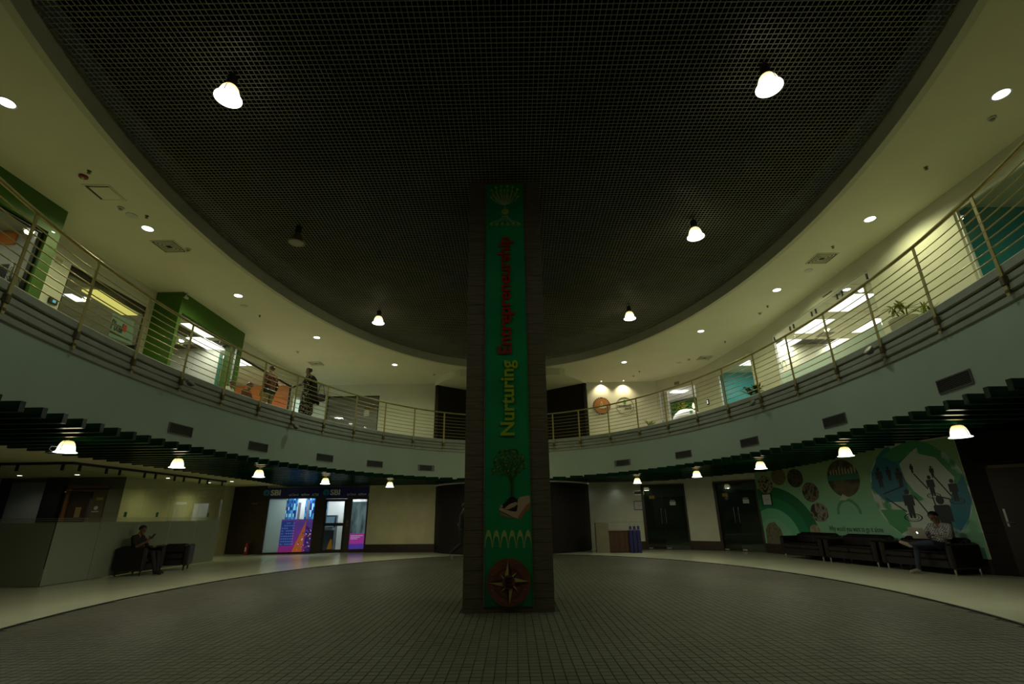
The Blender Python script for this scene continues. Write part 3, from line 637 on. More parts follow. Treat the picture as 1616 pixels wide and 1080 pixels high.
MB().obox(along(MU1, K1, sa + .115), along(MU1, K1, sa + .15), .95, 1.3, -.056, -.05).build('lock_plate', M_alu, dk)
MB().obox(along(MU1, K1, sa + .1), along(MU1, K1, sa + .75), 2.13, 2.19, -.1, -.05).build('door_closer', M_brack, dk)
# ------------------------------------------------------------------ rooms behind the ground floor doors and walls
shell = MB().box((4.6, 23.4, 0), (12, 23.5, 2.8)).box((11.4, 18.0, 0), (11.5, 23.4, 2.8)).box((4.6, 20.95, 0), (4.7, 23.4, 2.8)).box((9.0, 18.4, 0), (11.4, 18.5, 2.8))
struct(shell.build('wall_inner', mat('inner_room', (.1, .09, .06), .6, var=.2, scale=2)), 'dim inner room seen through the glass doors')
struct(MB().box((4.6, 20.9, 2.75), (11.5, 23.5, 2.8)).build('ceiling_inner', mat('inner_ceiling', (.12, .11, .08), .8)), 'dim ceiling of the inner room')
M_glassdoor = mat_glass('door_glass', (.6, .66, .6), 1.45)
for k, (x_, y_) in enumerate(((6.4, 21.9), (9.4, 20.2))):  # ceiling lights added to brighten the rooms behind the glass doors
    t = thing('inner_downlight', 'added fill light in the dim room behind the ' + ('first' if k == 0 else 'second') + ' glass door', 'light', (x_, y_, 2.748)); MB().lathe([(.06, 0), (.075, -.008), (.075, 0)], n=16).build('trim_ring', M_paper, t); MB().lathe([(.055, -.009), (.055, -.006)], n=16).build('lens', M_down, t); light('SPOT', 'downlight_beam', t, (0, 0, -.03), 14, (.85, 1, .85), .05, spot=160, blend=.6)
def glass_door(name, a, b, label, open_leaf):
    L = float(np.linalg.norm(np.array(b) - np.array(a)))
    t = struct(link(name, None), label); t.location = (0, 0, 0)
    H = 2.42
    for s0, s1, z0, z1 in ((0, .1, 0, H), (L - .05, L, 0, H), (.1, L - .05, H - .08, H)): MB().obox(along(a, b, s0), along(a, b, s1), z0, z1, -.03, .12).build('door_frame', M_wood, t)
    MB().obox(along(a, b, .1), along(a, b, L - .05), 0, .02, .0, .1).build('threshold', M_skirt, t)
    mid = L * .47
    for k, (s0, s1) in enumerate(((.105, mid - .004), (mid + .004, L - .055))):
        leaf = MB().obox(along(a, b, s0), along(a, b, s1), .03, H - .09, .03, .042).build('glass_leaf', M_glassdoor, t)
        hs = s1 - .08 if k == 0 else s0 + .08
        P = along(a, b, hs); n = np.array([-(b[1] - a[1]), b[0] - a[0]]) / L
        q0 = P - n * .02
        MB().tube([(*q0, .95), (*q0, 1.5)], .012, 6).tube([(*q0, 1.0), (*(P + n * .03), 1.0)], .008, 5).tube([(*q0, 1.45), (*(P + n * .03), 1.45)], .008, 5).build('handle', M_chrome, t)
        MB().obox(along(a, b, s0), along(a, b, s0 + .16), .03, .08, .02, .05).build('patch_fitting', M_alu, t)
    MB().obox(along(a, b, .11), along(a, b, .42 if name == 'door_2' else L - .07), .38, 2.3, .046, .048).build('frost_film', mat_film('door_frost' + name, (.2, .25, .21), .4, .35, .15)[0], t)
    MB().obox(along(a, b, .1), along(a, b, L * .45), .03, .36, .06, .08).build('kick_panel', M_wood, t)
    def face(u, v, d): p = along(a, b, u); n = np.array([-(b[1] - a[1]), b[0] - a[0]]) / L; return (*(p - n * (d - .03)), v)
    MB().prism([(mid + .28, 1.62), (mid + .5, 1.62), (mid + .5, 1.76), (mid + .28, 1.76)], face, .0, .003).build('notice', M_paper, t)
    MB().prism([(mid + .3, 1.79), (mid + .47, 1.79), (mid + .47, 1.81), (mid + .3, 1.81)], face, 0, .002).build('sticker', M_alu, t)
    MB().prism([(.3, 1.88), (.5, 1.88), (.5, 2.0), (.3, 2.0)], face, .0, .003).build('notice', mat('yellow_notice', (.45, .26, .02), .5), t)
    MB().prism([(.5, 1.88), (.58, 1.88), (.58, 2.0), (.5, 2.0)], face, .0, .003).build('notice', M_black, t)
    return t, face
glass_door('door_2', d1a, d1b, 'dark framed double glass door nearest the desk', 0)
glass_door('door_3', d2a, d2b, 'dark framed double glass door beside the mural', 0)
# exit style plates above the doors, small wall signs and frames
def plate(name, p0, p1, s, z, w_, h_, m, lab, cat, frame=None):
    a, b = np.array(p0, float), np.array(p1, float); L = np.linalg.norm(b - a); n = np.array([-(b - a)[1], (b - a)[0]]) / L
    fn = lambda u, v, d: (*(along(p0, p1, s + u) - n * d), z + v)
    t = thing(name, lab, cat)
    if frame is not None:
        f = .022; mb = MB()
        for u0, u1, v0, v1 in ((-w_ - f, w_ + f, h_, h_ + f), (-w_ - f, w_ + f, -h_ - f, -h_), (-w_ - f, -w_, -h_, h_), (w_, w_ + f, -h_, h_)): mb.prism([(u0, v0), (u1, v0), (u1, v1), (u0, v1)], fn, .001, .03)
        mb.build('frame', frame, t)
    MB().prism([(-w_, -h_), (w_, -h_), (w_, h_), (-w_, h_)], fn, .001, .014).build('sheet', m, t)
    return t, fn
def s_of(px, py, p0, p1): return float(np.linalg.norm(online(px, py, p0, p1)[:2] - np.array(p0, float))), float(online(px, py, p0, p1)[2])
for (px, py, a, b, w_, h_, m, nm, lab, cat, fr) in (
    (1008, 778, W0, W1, .18, .055, mat('plaque_dark', (.02, .03, .025), .4), 'plaque', 'small dark plaque on the pale wall above the framed notice', 'sign', M_alu),
    (1009, 798, W0, W1, .19, .15, M_paper, 'framed_notice', 'framed white notice beside the first glass door', 'notice', M_black),
    (1046, 757.5, d1a, d1b, .11, .04, M_brack, 'door_plate', 'small grey plate over the first glass door', 'sign', None),
    (1163, 746.5, d2a, d2b, .28, .04, M_brack, 'door_plate', 'long dark plate over the second glass door', 'sign', None),
    (1211, 789, MU0, MU1, .22, .17, M_paper, 'framed_notice', 'framed white notice hung on the left end of the mural', 'notice', M_black)):
    s, z = s_of(px, py, a, b); t, fn = plate(nm, a, b, max(s, .3) if nm == 'framed_notice' else s, z, w_, h_, m, lab, cat, fr)
    if nm == 'framed_notice': MB().prism([(-.09, -.006), (.09, -.006), (.09, .006), (-.09, .006)], fn, .014, .016).build('print_line', M_steelgrille, t)
# spotlights that wash the reception wall
for px, lab in ((932, 'left of'), (975, 'right of')):
    s, z = s_of(px, 800, W0, W1); p = along(W0, W1, s); t = thing('recessed_spot', 'small recessed spotlight over the pale reception wall, ' + lab + ' the pair', 'light', (p[0] - .1, p[1] - .28, 2.56))
    MB().lathe([(.04, 0), (.055, -.01), (.055, .12), (.04, .12)], n=14, cap=False).build('housing', M_alu, t); MB().lathe([(.035, .01), (.035, .02)], n=14).build('lens', M_down, t)
    light('SPOT', 'spot_beam', t, (0, 0, -.02), 2.6, (.85, 1, .95), .03, rot=(R(-6) * -1, 0, 0), spot=95, blend=.9)

# ------------------------------------------------------------------ mural (flat print on the wall)
ML = float(np.linalg.norm(np.array(MU1) - np.array(MU0))); _d = (np.array(MU1) - np.array(MU0)) / ML; _n = np.array([-_d[1], _d[0]])
def MF(u, v, d): p = np.array(MU0) + _d * u - _n * d; return (p[0], p[1], v)
def mpx(px, py): p = online(px, py, MU0, MU1); return (float((p[:2] - np.array(MU0)) @ _d), float(p[2]))
mural = thing('mural_print', 'large green mural with globe, linked figures, photo discs and lettering', 'mural')
mm = bpy.data.materials.new('mural_green'); mm.use_nodes = True; nt = mm.node_tree; b = nt.nodes['Principled BSDF']; b.inputs['Roughness'].default_value = .35
sx = nt.nodes.new('ShaderNodeSeparateXYZ'); nt.links.new(pos_node(nt), sx.inputs[0]); mr = nt.nodes.new('ShaderNodeMapRange'); mr.inputs[1].default_value = 0.3; mr.inputs[2].default_value = 2.8; nt.links.new(sx.outputs['Z'], mr.inputs[0])
ramp_color(nt, [b.inputs['Base Color']], mr.outputs[0], [(0, (.27, .56, .4)), (.45, (.22, .5, .31)), (1, (.26, .42, .18))])
MB().prism([(.02, .3), (ML - .02, .3), (ML - .02, 2.86), (.02, 2.86)], MF, .001, .006).build('mural_panel', mm, mural)
def mpoly(name, pts, m, d, px=True): return MB().prism([mpx(*p) if px else p for p in pts], MF, .006, d).build(name, m, mural)
Mg1, Mg2, Mg3 = mat('arc_green_dark', (.01, .15, .055), .4), mat('arc_green_mid', (.015, .24, .1), .4), mat('arc_green_light', (.16, .52, .3), .4)
ac = (0.55, .45)
for r0, r1, m in ((1.62, 2.05, Mg1), (1.2, 1.62, Mg2), (.8, 1.2, Mg3)):
    mb = MB()
    for i in range(30):
        t0, t1 = math.pi * i / 30, math.pi * (i + 1) / 30
        pl = [(ac[0] + r * math.cos(t) * (1.0), ac[1] + r * .82 * math.sin(t)) for r, t in ((r0, t0), (r1, t0), (r1, t1), (r0, t1))]
        pl = [(max(u, .03), max(v, .31)) for u, v in pl]
        if max(u for u, v in pl) - min(u for u, v in pl) > 1e-3 and max(v for u, v in pl) - min(v for u, v in pl) > 1e-3: mb.prism(pl, MF, .006, .0085)
    mb.build('arc', m, mural)
def photo_mat(name, c0, c1, sc):
    m = bpy.data.materials.new(name); m.use_nodes = True; nt = m.node_tree; b = nt.nodes['Principled BSDF']; b.inputs['Roughness'].default_value = .4
    n = nt.nodes.new('ShaderNodeTexVoronoi'); n.inputs['Scale'].default_value = sc; nt.links.new(pos_node(nt), n.inputs['Vector'])
    ramp_color(nt, [b.inputs['Base Color']], n.outputs['Distance'], [(.15, c0), (.5, c1), (.7, c0)]); return m
discs = [((1208, 765), 11.5, 14.5, photo_mat('photo_people', (.02, .015, .012), (.4, .36, .22), 6)), ((1228.5, 752), 11.5, 14.5, photo_mat('photo_site', (.12, .1, .05), (.22, .17, .08), 9)), ((1255, 755), 12.3, 15, photo_mat('photo_dark', (.012, .01, .008), (.1, .08, .04), 8)),
         ((1279.5, 777), 13, 15.8, photo_mat('photo_crowd', (.015, .012, .01), (.2, .16, .1), 7)), ((1293.5, 809), 14, 15.5, photo_mat('photo_vehicle', (.02, .015, .015), (.3, .28, .25), 6)), ((1287, 838), 8, 10, photo_mat('photo_pot', (.25, .24, .14), (.4, .38, .25), 5))]
def disc_poly(c, rx, ry, n=28):
    u, v = mpx(*c); ul, ur = mpx(c[0] - rx, c[1])[0], mpx(c[0] + rx, c[1])[0]; vt, vb = mpx(c[0], c[1] - ry)[1], mpx(c[0], c[1] + ry)[1]
    return circle(((ul + ur) / 2, (vt + vb) / 2), (ur - ul) / 2, n, ry=(vt - vb) / 2)
for c, rx, ry, m in discs: MB().prism(disc_poly(c, rx, ry), MF, .006, .0105).build('photo_disc', m, mural)
big = disc_poly((1331.5, 755), 25.5, 30, 36)
bm2 = MB().prism(big, MF, .006, .0105).build('photo_disc', photo_mat('photo_bridge', (.03, .022, .01), (.13, .1, .03), 2.2), mural)
cu = sum(p[0] for p in big) / 36; cv = sum(p[1] for p in big) / 36; rr = max(p[0] for p in big) - cu; rv = max(p[1] for p in big) - cv
mb = MB(); rnd = random.Random(4)
for k in range(9): 
    u = cu + rr * (-.75 + .19 * k); mb.prism([(u, cv + .22 * rv), (u + .05, cv + .2 * rv), (u + .06, cv + rv * (.45 + .25 * rnd.random())), (u, cv + rv * (.4 + .2 * rnd.random()))], MF, .0105, .0112)
mb.build('tower_print', mat('photo_cream', (.42, .38, .22), .5), mural)
MB().prism([(cu - rr * .97, cv + .22 * rv), (cu - rr, cv - .05), (cu + rr, cv - .05), (cu + rr * .97, cv + .2 * rv)], MF, .0105, .0109).build('river_print', mat('photo_teal', (.03, .2, .13), .5), mural)
mpoly('pointer_print', [(1325, 790), (1330, 780), (1340, 786), (1335, 790)], mat('photo_white', (.5, .55, .45), .5), .0112)
mb = MB(); band(mb, mpx(1341, 812), .34, .42, MF, .006, .008, 0, math.pi, 18); mb.build('arch_shadow_print', mat('mural_shade', (.07, .3, .15), .4), mural)
mpoly('building_print', [(1212, 862), (1209, 835), (1214, 826), (1222, 824), (1232, 835), (1236, 845), (1237, 862)], photo_mat('photo_building', (.1, .1, .06), (.22, .2, .12), 9), .0105)
# globe: sea disc, light land, teal patches, linked figures
gc = disc_poly((1454, 775), 78, 84, 44)
gmat = bpy.data.materials.new('globe_print'); gmat.use_nodes = True; nt = gmat.node_tree; b = nt.nodes['Principled BSDF']; b.inputs['Roughness'].default_value = .35
nz = nt.nodes.new('ShaderNodeTexNoise'); nz.inputs['Scale'].default_value = .95; nz.inputs['Detail'].default_value = 5; nt.links.new(pos_node(nt), nz.inputs['Vector'])
ramp_color(nt, [b.inputs['Base Color']], nz.outputs['Fac'], [(.0, (.01, .1, .16)), (.4, (.02, .22, .22)), (.47, (.5, .6, .56)), (.53, (.55, .64, .58)), (.57, (.06, .3, .12)), (1, (.1, .4, .18))], 'LINEAR')
MB().prism(gc, MF, .006, .009).build('globe', gmat, mural)
gu = sum(p[0] for p in gc) / 44; gv = sum(p[1] for p in gc) / 44; gr = max(p[0] for p in gc) - gu; gw = max(p[1] for p in gc) - gv
def gpoly(nm, pts, m, d=.0098): MB().prism([(gu + a * gr, gv + b * gw) for a, b in pts], MF, .009, d).build(nm, m, mural)
Mocean = mat('globe_teal', (.015, .17, .25), .4); Mland = mat('globe_white', (.55, .64, .58), .4); Mgreen = mat('globe_green', (.07, .33, .13), .4); Mblue = mat('globe_blue', (.01, .06, .2), .4)
gpoly('ocean_print', [(-.97, .1), (-.9, .42), (-.7, .68), (-.45, .72), (-.2, .5), (-.15, .1), (-.3, -.2), (-.7, -.2)], Mocean)
gpoly('land_print', [(-.2, .55), (.1, .75), (.55, .6), (.8, .2), (.6, -.2), (.2, -.25), (-.05, 0), (-.2, .3)], Mland)
gpoly('land_print', [(-.55, .95 * .8), (-.2, .9), (.1, .98), (.4, .9), (.1, .75), (-.2, .6), (-.4, .62)], Mgreen)
gpoly('land_print', [(-.35, -.35), (-.1, -.15), (.35, -.3), (.45, -.6), (.1, -.8), (-.25, -.7)], Mland)
gpoly('ocean_print', [(.65, -.1), (.95, .25), (.98, -.2), (.85, -.5), (.62, -.75), (.5, -.5)], Mocean)
gpoly('ocean_print', [(.0, -.75), (.35, -.55), (.5, -.62), (.2, -.82), (-.1, -.86)], Mblue)
gpoly('land_print', [(-.9, -.35), (-.35, -.35), (-.3, -.7), (-.55, -.82), (-.75, -.65)], Mgreen)
Mfig = mat('figure_black', (.006, .012, .016), .4)
figs = [((1388.5, 754), 32, 0), ((1403, 748), 22, 0), ((1420, 754), 30, 0), ((1439, 740), 15, 0), ((1471, 745), 19, 0), ((1470, 767), 33, 1), ((1506, 774), 36, 1), ((1436, 795), 46, 1), ((1492, 818), 70, 1)]
mb0 = None
for (c, hpx, ringed) in figs:
    u, v = mpx(*c); hgt = abs(mpx(c[0], c[1] - hpx / 2)[1] - mpx(c[0], c[1] + hpx / 2)[1]); s = hgt
    mb = MB(); F = lambda pts: mb.prism([(u + a * s, v + b_ * s) for a, b_ in pts], MF, .009, .0115)
    F([(-.2, .26), (-.17, .3), (.17, .3), (.2, .26), (.2, -.08), (.14, -.08), (.13, -.02), (.11, -.5), (.02, -.5), (0, -.3), (-.02, -.5), (-.11, -.5), (-.13, -.02), (-.14, -.08), (-.2, -.08)])
    mb.prism(circle((u, v + .41 * s), .1 * s, 14), MF, .009, .0116); mb.build('figure', Mfig, mural)
    if ringed and hpx < 60:
        rb = MB(); band(rb, (u, v - .48 * s), .2 * s, .23 * s, MF, .009, .0105, n=20, ry=.4); band(rb, (u, v - .48 * s), .3 * s, .36 * s, MF, .009, .0105, n=20, ry=.4); rb.build('ring', Mfig, mural)
for a, b_ in (((1398, 786), (1432, 808)), ((1442, 748), (1465, 772)), ((1474, 752), (1502, 783)), ((1443, 783), (1472, 818)), ((1472, 784), (1480, 805)), ((1395, 780), (1425, 768)), ((1478, 783), (1500, 788))):
    A, B = mpx(*a), mpx(*b_); L = math.hypot(B[0] - A[0], B[1] - A[1]); nx, ny = -(B[1] - A[1]) / L * .016, (B[0] - A[0]) / L * .016
    MB().prism([(A[0] - nx, A[1] - ny), (B[0] - nx, B[1] - ny), (B[0] + nx, B[1] + ny), (A[0] + nx, A[1] + ny)], MF, .009, .0108).build('link_line', Mfig, mural)
a, b_ = mpx(1309, 836), mpx(1394, 836); zt = mpx(1350, 831)[1]; zb = mpx(1350, 842)[1]
lettering('lettering', 'Why would you want to go it alone', mat('mural_text', (.01, .03, .02), .5), mural, MF, a[0], b_[0], zb, zt, .006, .0085, .008)
lettering('lettering', 'when you can be a part of us', MATS['mural_text'], mural, MF, mpx(1317, 845)[0], mpx(1389, 845)[0], zb - .2, zt - .2, .006, .0085, .008)

# ------------------------------------------------------------------ cash machine kiosk
kiosk = thing('cash_machine_kiosk', 'bank cash machine kiosk with navy sign, poster window and glass door', 'kiosk')
SL = float(np.linalg.norm(np.array(S1) - np.array(S0))); _sd = (np.array(S1) - np.array(S0)) / SL; _sn = np.array([-_sd[1], _sd[0]])
def KF(u, v, d): p = np.array(S0) + _sd * u - _sn * d; return (p[0], p[1], v)
def kpx(px, py): p = online(px, py, S0, S1); return (float((p[:2] - np.array(S0)) @ _sd), float(p[2]))
def kbox(u0, u1, v0, v1, d0, d1, name, m, par=kiosk): return MB().prism([(u0, v0), (u1, v0), (u1, v1), (u0, v1)], KF, d0, d1).build(name, m, par)
zs0, zs1 = kpx(430, 786)[1], kpx(430, 771)[1]
U = lambda px: kpx(px, 830)[0]
w0, w1, dl, dr, q0, q1 = U(418), U(493), U(509), U(544), U(552), U(577)
zt = zs0 - .04
mbw = MB()
holes = [(w0 + .03, w1, .06, zt), (dl, dr, .02, zt - .02), (q0 + .02, q1 - .02, .12, zt - .05)]
wall(mbw, S0, S1, 0, zs0, 0, .12, holes); mbw.build('front', M_wood, kiosk)
wall(MB(), S0, S1, zs1 + .02, GH, 0, .12).build('bulkhead', M_cream, kiosk)
kbox(U(416), SL, zs0, zs1 + .02, .0, .08, 'sign_board', M_navy)
kbox(U(416), SL, zs0, zs1 + .02, -.12, .0, 'sign_backing', M_navy)
def sign_text(u, k):
    s_ = zs1 - zs0; c = (kpx(u, 778)[0], zs0 + s_ * .52); rr = s_ * .34
    MB().prism(circle(c, rr, 24), KF, .08, .09).build('logo_disc', mat('logo_blue', (.02, .25, .5), .4), kiosk)
    MB().prism(circle(c, rr * .25, 12), KF, .09, .094).box((0, 0, 0), (0, 0, 0)).build('keyhole', M_navy, kiosk); MB().prism([(c[0] - rr * .1, c[1]), (c[0] - rr * .1, c[1] - rr), (c[0] + rr * .1, c[1] - rr), (c[0] + rr * .1, c[1])], KF, .09, .094).build('keyhole', M_navy, kiosk)
    a = kpx(u + 6.5, 778)[0]; lettering('lettering', 'SBI', mat('sign_letter', (.85, .85, .8), .4), kiosk, KF, a, kpx(u + 22, 778)[0], zs0 + s_ * .22, zs0 + s_ * .82, .08, .1, .03)
    for du, wd, tx in ((35.5, 15, '\u0b8f\u0b9f\u0bbf\u0b8e\u0bae\u0bcd'), (54.5, 13.5, '\u090f\u091f\u0940\u090f\u092e'), (71.5, 10, 'ATM')):
        lettering('lettering', tx, MATS['sign_letter'], kiosk, KF, kpx(u + du * k, 778)[0], kpx(u + (du + wd) * k, 778)[0], zs0 + s_ * .12, zs0 + s_ * .42, .08, .09, .012)
sign_text(422, 1.0); sign_text(515.5, .93)
# interior
DB = -1.5
mosaic = bpy.data.materials.new('blue_mosaic'); mosaic.use_nodes = True; nt = mosaic.node_tree; b = nt.nodes['Principled BSDF']; b.inputs['Roughness'].default_value = .3
sn = nt.nodes.new('ShaderNodeVectorMath'); sn.operation = 'SNAP'; sn.inputs[1].default_value = (.055, .2, .14); nt.links.new(pos_node(nt), sn.inputs[0]); wn = nt.nodes.new('ShaderNodeTexWhiteNoise'); nt.links.new(sn.outputs[0], wn.inputs['Vector'])
ramp_color(nt, [b.inputs['Base Color']], wn.outputs['Value'], [(0, (.01, .03, .15)), (.3, (.02, .12, .4)), (.6, (.05, .3, .6)), (.85, (.3, .6, .75)), (1, (.6, .75, .8))], 'CONSTANT')
kbox(-.0, SL, 0, 2.6, DB - .05, DB, 'inner_wall', M_paper); kbox(.0, .05, 0, 2.6, DB, -.12, 'inner_wall', M_paper); kbox(SL - .05, SL, 0, 2.6, DB, -.12, 'inner_wall', M_paper); kbox(0, SL, 2.55, 2.6, DB, -.12, 'inner_ceiling', M_paper)
_b0, _b1 = tuple(np.array(S0) - _sn * DB), tuple(np.array(S1) - _sn * DB)
def kin(px): return float((online(px, 815, _b0, _b1)[:2] - np.array(_b0)) @ _sd)
for a_, b_2 in ((445, 467.5), (480, 499), (508, 516)): kbox(max(kin(a_), .06), kin(b_2), 0, 2.5, DB, DB + .02, 'mosaic_panel', mosaic)
kbox(kin(469), kin(473), 1.3, 2.0, DB, DB + .02, 'poster', mat('poster_grey', (.12, .12, .16), .5)); kbox(kin(483), kin(487), 1.2, 2.1, DB + .02, DB + .03, 'poster', MATS['poster_grey'])
light('AREA', 'kiosk_light', kiosk, KF(1.3, 2.5, -.8), 34, (.92, 1, 1), .7); light('AREA', 'kiosk_light', kiosk, KF(3.1, 2.5, -.8), 34, (.92, 1, 1), .6)
# cash machines
for k, u in enumerate((U(513), U(533))):
    t = tag(link('cash_machine', None, None, KF(u + (.0, .5)[k], 0, (-.95, -1.1)[k]), math.atan2(_sd[1], _sd[0])), ('dark cash machine with sloping screen behind the kiosk door', 'grey cash machine cabinet further inside the kiosk')[k], 'cash machine', 'cash machines')
    mb = MB(); mb.prism([(-.3, 0), (.28, 0), (.28, .85), (.08, .95), (-.02, 1.45), (-.3, 1.45)], lambda a_, b2, d: (d, -a_, b2), -.24, .24); mb.build('cabinet', mat('atm_body', (.03, .045, .06), .4), t)
    MB().prism([(.1, .98), (.0, 1.38), (.005, 1.385), (.105, .985)], lambda a_, b2, d: (d, -a_ - .012, b2), -.17, .17).build('screen', mat_emit('atm_screen', (.25, .45, .6), .35), t)
    MB().box((-.16, -.26, .86), (.16, -.1, .93)).build('keypad', M_alu, t)
# window: frosted part, poster
Mfrost, nt_, _ = mat_film('frosted_film', (.42, .5, .47), .55)
kbox(w0 + .03, w1, .06, zt, -.07, -.06, 'window_pane', M_clear)
MB().add([KF(w0 + .03, .06, -.052), KF(U(447), .06, -.052), KF(U(447), zt, -.052), KF(w0 + .03, zt, -.052)], [(0, 1, 2, 3)]).build('frosted_film', Mfrost, kiosk)
Mpost = mat('poster_purple', (.25, .05, .4), .4, emit=.22); nt = Mpost.node_tree; dd_ = nt.nodes['Principled BSDF']  # glow put into the material for the kiosk light behind it
sn = nt.nodes.new('ShaderNodeTexVoronoi'); sn.inputs['Scale'].default_value = 7; nt.links.new(pos_node(nt, (1, 1, 1)), sn.inputs['Vector'])
mixn = nt.nodes.new('ShaderNodeSeparateXYZ'); nt.links.new(pos_node(nt), mixn.inputs[0]); mr = nt.nodes.new('ShaderNodeMapRange'); mr.inputs[1].default_value = 0; mr.inputs[2].default_value = 1.4; nt.links.new(mixn.outputs['Z'], mr.inputs[0])
ramp_color(nt, [dd_.inputs['Base Color'], dd_.inputs['Emission Color']], mr.outputs[0], [(0, (.5, .03, .3)), (.35, (.3, .06, .5)), (.8, (.16, .08, .5)), (1, (.25, .12, .5))])
pz1 = kpx(455, 820)[1]; pu0 = U(443)
kbox(pu0, w1, .06, pz1, -.05, -.045, 'poster', Mpost)
M_or = mat('poster_orange', (.6, .15, .04), .4, emit=.3); M_pw = mat('poster_white', (.6, .55, .7), .4, emit=.35); M_pb = mat('poster_blue', (.035, .06, .35), .4, emit=.3); M_pd = mat('poster_night', (.06, .02, .2), .4, emit=.3)      # emission paints in the kiosk light behind the posters
pw = w1 - pu0
MB().prism([(pu0 + pw * .42, .06), (pu0 + pw * .78, pz1 - .05), (pu0 + pw * .74, .06)], KF, -.045, -.042).build('poster_flash', M_or, kiosk)
MB().prism([(pu0 + pw * .8, .06), (pu0 + pw * .8, pz1 * .8), (pu0 + pw * .99, pz1 * .7), (pu0 + pw * .99, .06)], KF, -.045, -.0425).build('poster_crowd', M_pd, kiosk)
MB().prism([(pu0 + .02, .3), (pu0 + pw * .38, .3), (pu0 + pw * .38, pz1 - .06), (pu0 + .02, pz1 - .06)], KF, -.045, -.0425).build('poster_block', M_pb, kiosk)
rnd = random.Random(5); 
for m, n in ((M_pw, 26), (M_pb, 26), (M_or, 12)):
    mb = MB()
    for _ in range(n):
        u = pu0 + pw * rnd.uniform(.58, .97); v = rnd.uniform(.1, .95); r_ = rnd.uniform(.012, .035)
        if u < pu0 + pw * (.5 + .28 * v): continue
        mb.prism(circle((u, v), r_, 6), KF, -.042, -.0405)
    stuff(mb.build('poster_speckle', m, kiosk))
mb = MB()
for k in range(9):
    for j in range(6):
        if rnd.random() < .75: mb.prism([(pu0 + .05 + j * .085, .35 + k * .1), (pu0 + .05 + j * .085 + .055, .35 + k * .1), (pu0 + .05 + j * .085 + .055, .35 + k * .1 + .022), (pu0 + .05 + j * .085, .35 + k * .1 + .022)], KF, -.042, -.041)
stuff(mb.build('poster_print', mat('poster_cyan', (.1, .3, .6), .4, emit=.5), kiosk))
# door
door = MB()
for a_, b2, c_, d in ((dl, dl + .09, .02, zt - .03), (dr - .09, dr, .02, zt - .03), (dl + .09, dr - .09, .02, .12), (dl + .09, dr - .09, zt - .13, zt - .03), (dl + .09, dr - .09, 1.02, 1.14)): door.prism([(a_, c_), (b2, c_), (b2, d), (a_, d)], KF, -.06, -.02)
dob = door.build('door', M_black, kiosk); MB().prism([(dl + .09, .12), (dr - .09, .12), (dr - .09, zt - .13), (dl + .09, zt - .13)], KF, -.045, -.04).build('pane', M_clear, dob); MB().tube([KF(dr - .05, 1.15, .03), KF(dr - .05, 1.5, .03)], .012, 6).build('handle', M_chrome, dob)
MB().prism([(dl + .25, .14), (dl + .45, .14), (dl + .42, .5), (dl + .36, .52), (dl + .28, .3)], KF, -.04, -.038).build('door_sticker', mat('sticker_yellow', (.7, .35, .03), .5), dob)
# right poster
Mcity = mat('poster_city', (.1, .15, .18), .4, emit=.35); nt = Mcity.node_tree; dd_ = nt.nodes['Principled BSDF']  # emission stands in for kiosk light through the right hand posters
nz = nt.nodes.new('ShaderNodeTexNoise'); nz.inputs['Scale'].default_value = 6; nt.links.new(pos_node(nt, (1, 1, .3)), nz.inputs['Vector']); ramp_color(nt, [dd_.inputs['Base Color'], dd_.inputs['Emission Color']], nz.outputs['Fac'], [(.3, (.04, .06, .07)), (.5, (.1, .18, .2)), (.7, (.2, .3, .32))])
zq0, zq1 = .12, zt - .05
kbox(q0 + .02, q1 - .02, zq0, zq1, -.07, -.06, 'window_pane', M_clear); kbox(q0 + .02, q1 - .02, zq0 + .6, zq1 - .1, -.055, -.05, 'poster', Mcity)
kbox(q0 + .02, q1 - .02, zq0, zq0 + .6, -.055, -.05, 'poster', mat('poster_magenta', (.5, .05, .45), .4, emit=.33)); kbox(q0 + .02, q1 - .02, zq0, zq0 + .2, -.05, -.048, 'poster', mat('poster_violet', (.12, .06, .55), .4, emit=.3))
for k in range(3): kbox(q0 + .06, q1 - (.08, .2, .3)[k], zq0 + .5 - k * .06, zq0 + .525 - k * .06, -.05, -.048, 'poster_line', M_pw)
kbox(dr + .05, dr + .12, 1.12, 1.25, .0, .02, 'card_reader', mat('reader_olive', (.12, .13, .05), .4)); kbox(dr + .05, dr + .12, 1.0, 1.1, .0, .02, 'card_reader', MATS['reader_olive'])
# fire extinguisher and wood wall sign
fe = along(A0, A1, s_of(392, 860, A0, A1)[0]); t = thing('fire_extinguisher', 'red fire extinguisher standing by the dark boarded wall', 'extinguisher', (fe[0] + .05, fe[1] - .2, 0))
MB().lathe([(.06, 0), (.075, .02), (.075, .36), (.05, .43), (.02, .46)], n=18).build('cylinder', mat('fire_red', (.3, .012, .012), .35), t, smooth=False); MB().lathe([(.02, .46), (.025, .52), (.015, .53)], n=10).build('valve', M_gear, t); MB().tube([(0, 0, .5), (.08, 0, .52), (.11, 0, .42), (.1, 0, .2)], .012, 6).build('hose', M_gear, t); MB().box((-.03, -.079, .12), (.03, -.074, .28)).build('instruction_label', M_paper, t)
s, z = s_of(402, 795, A0, A1); plate('plaque', A0, A1, s, z, .14, .025, mat('plaque_green', (.12, .2, .15), .4), 'narrow pale green plaque on the dark boarded wall', 'sign')
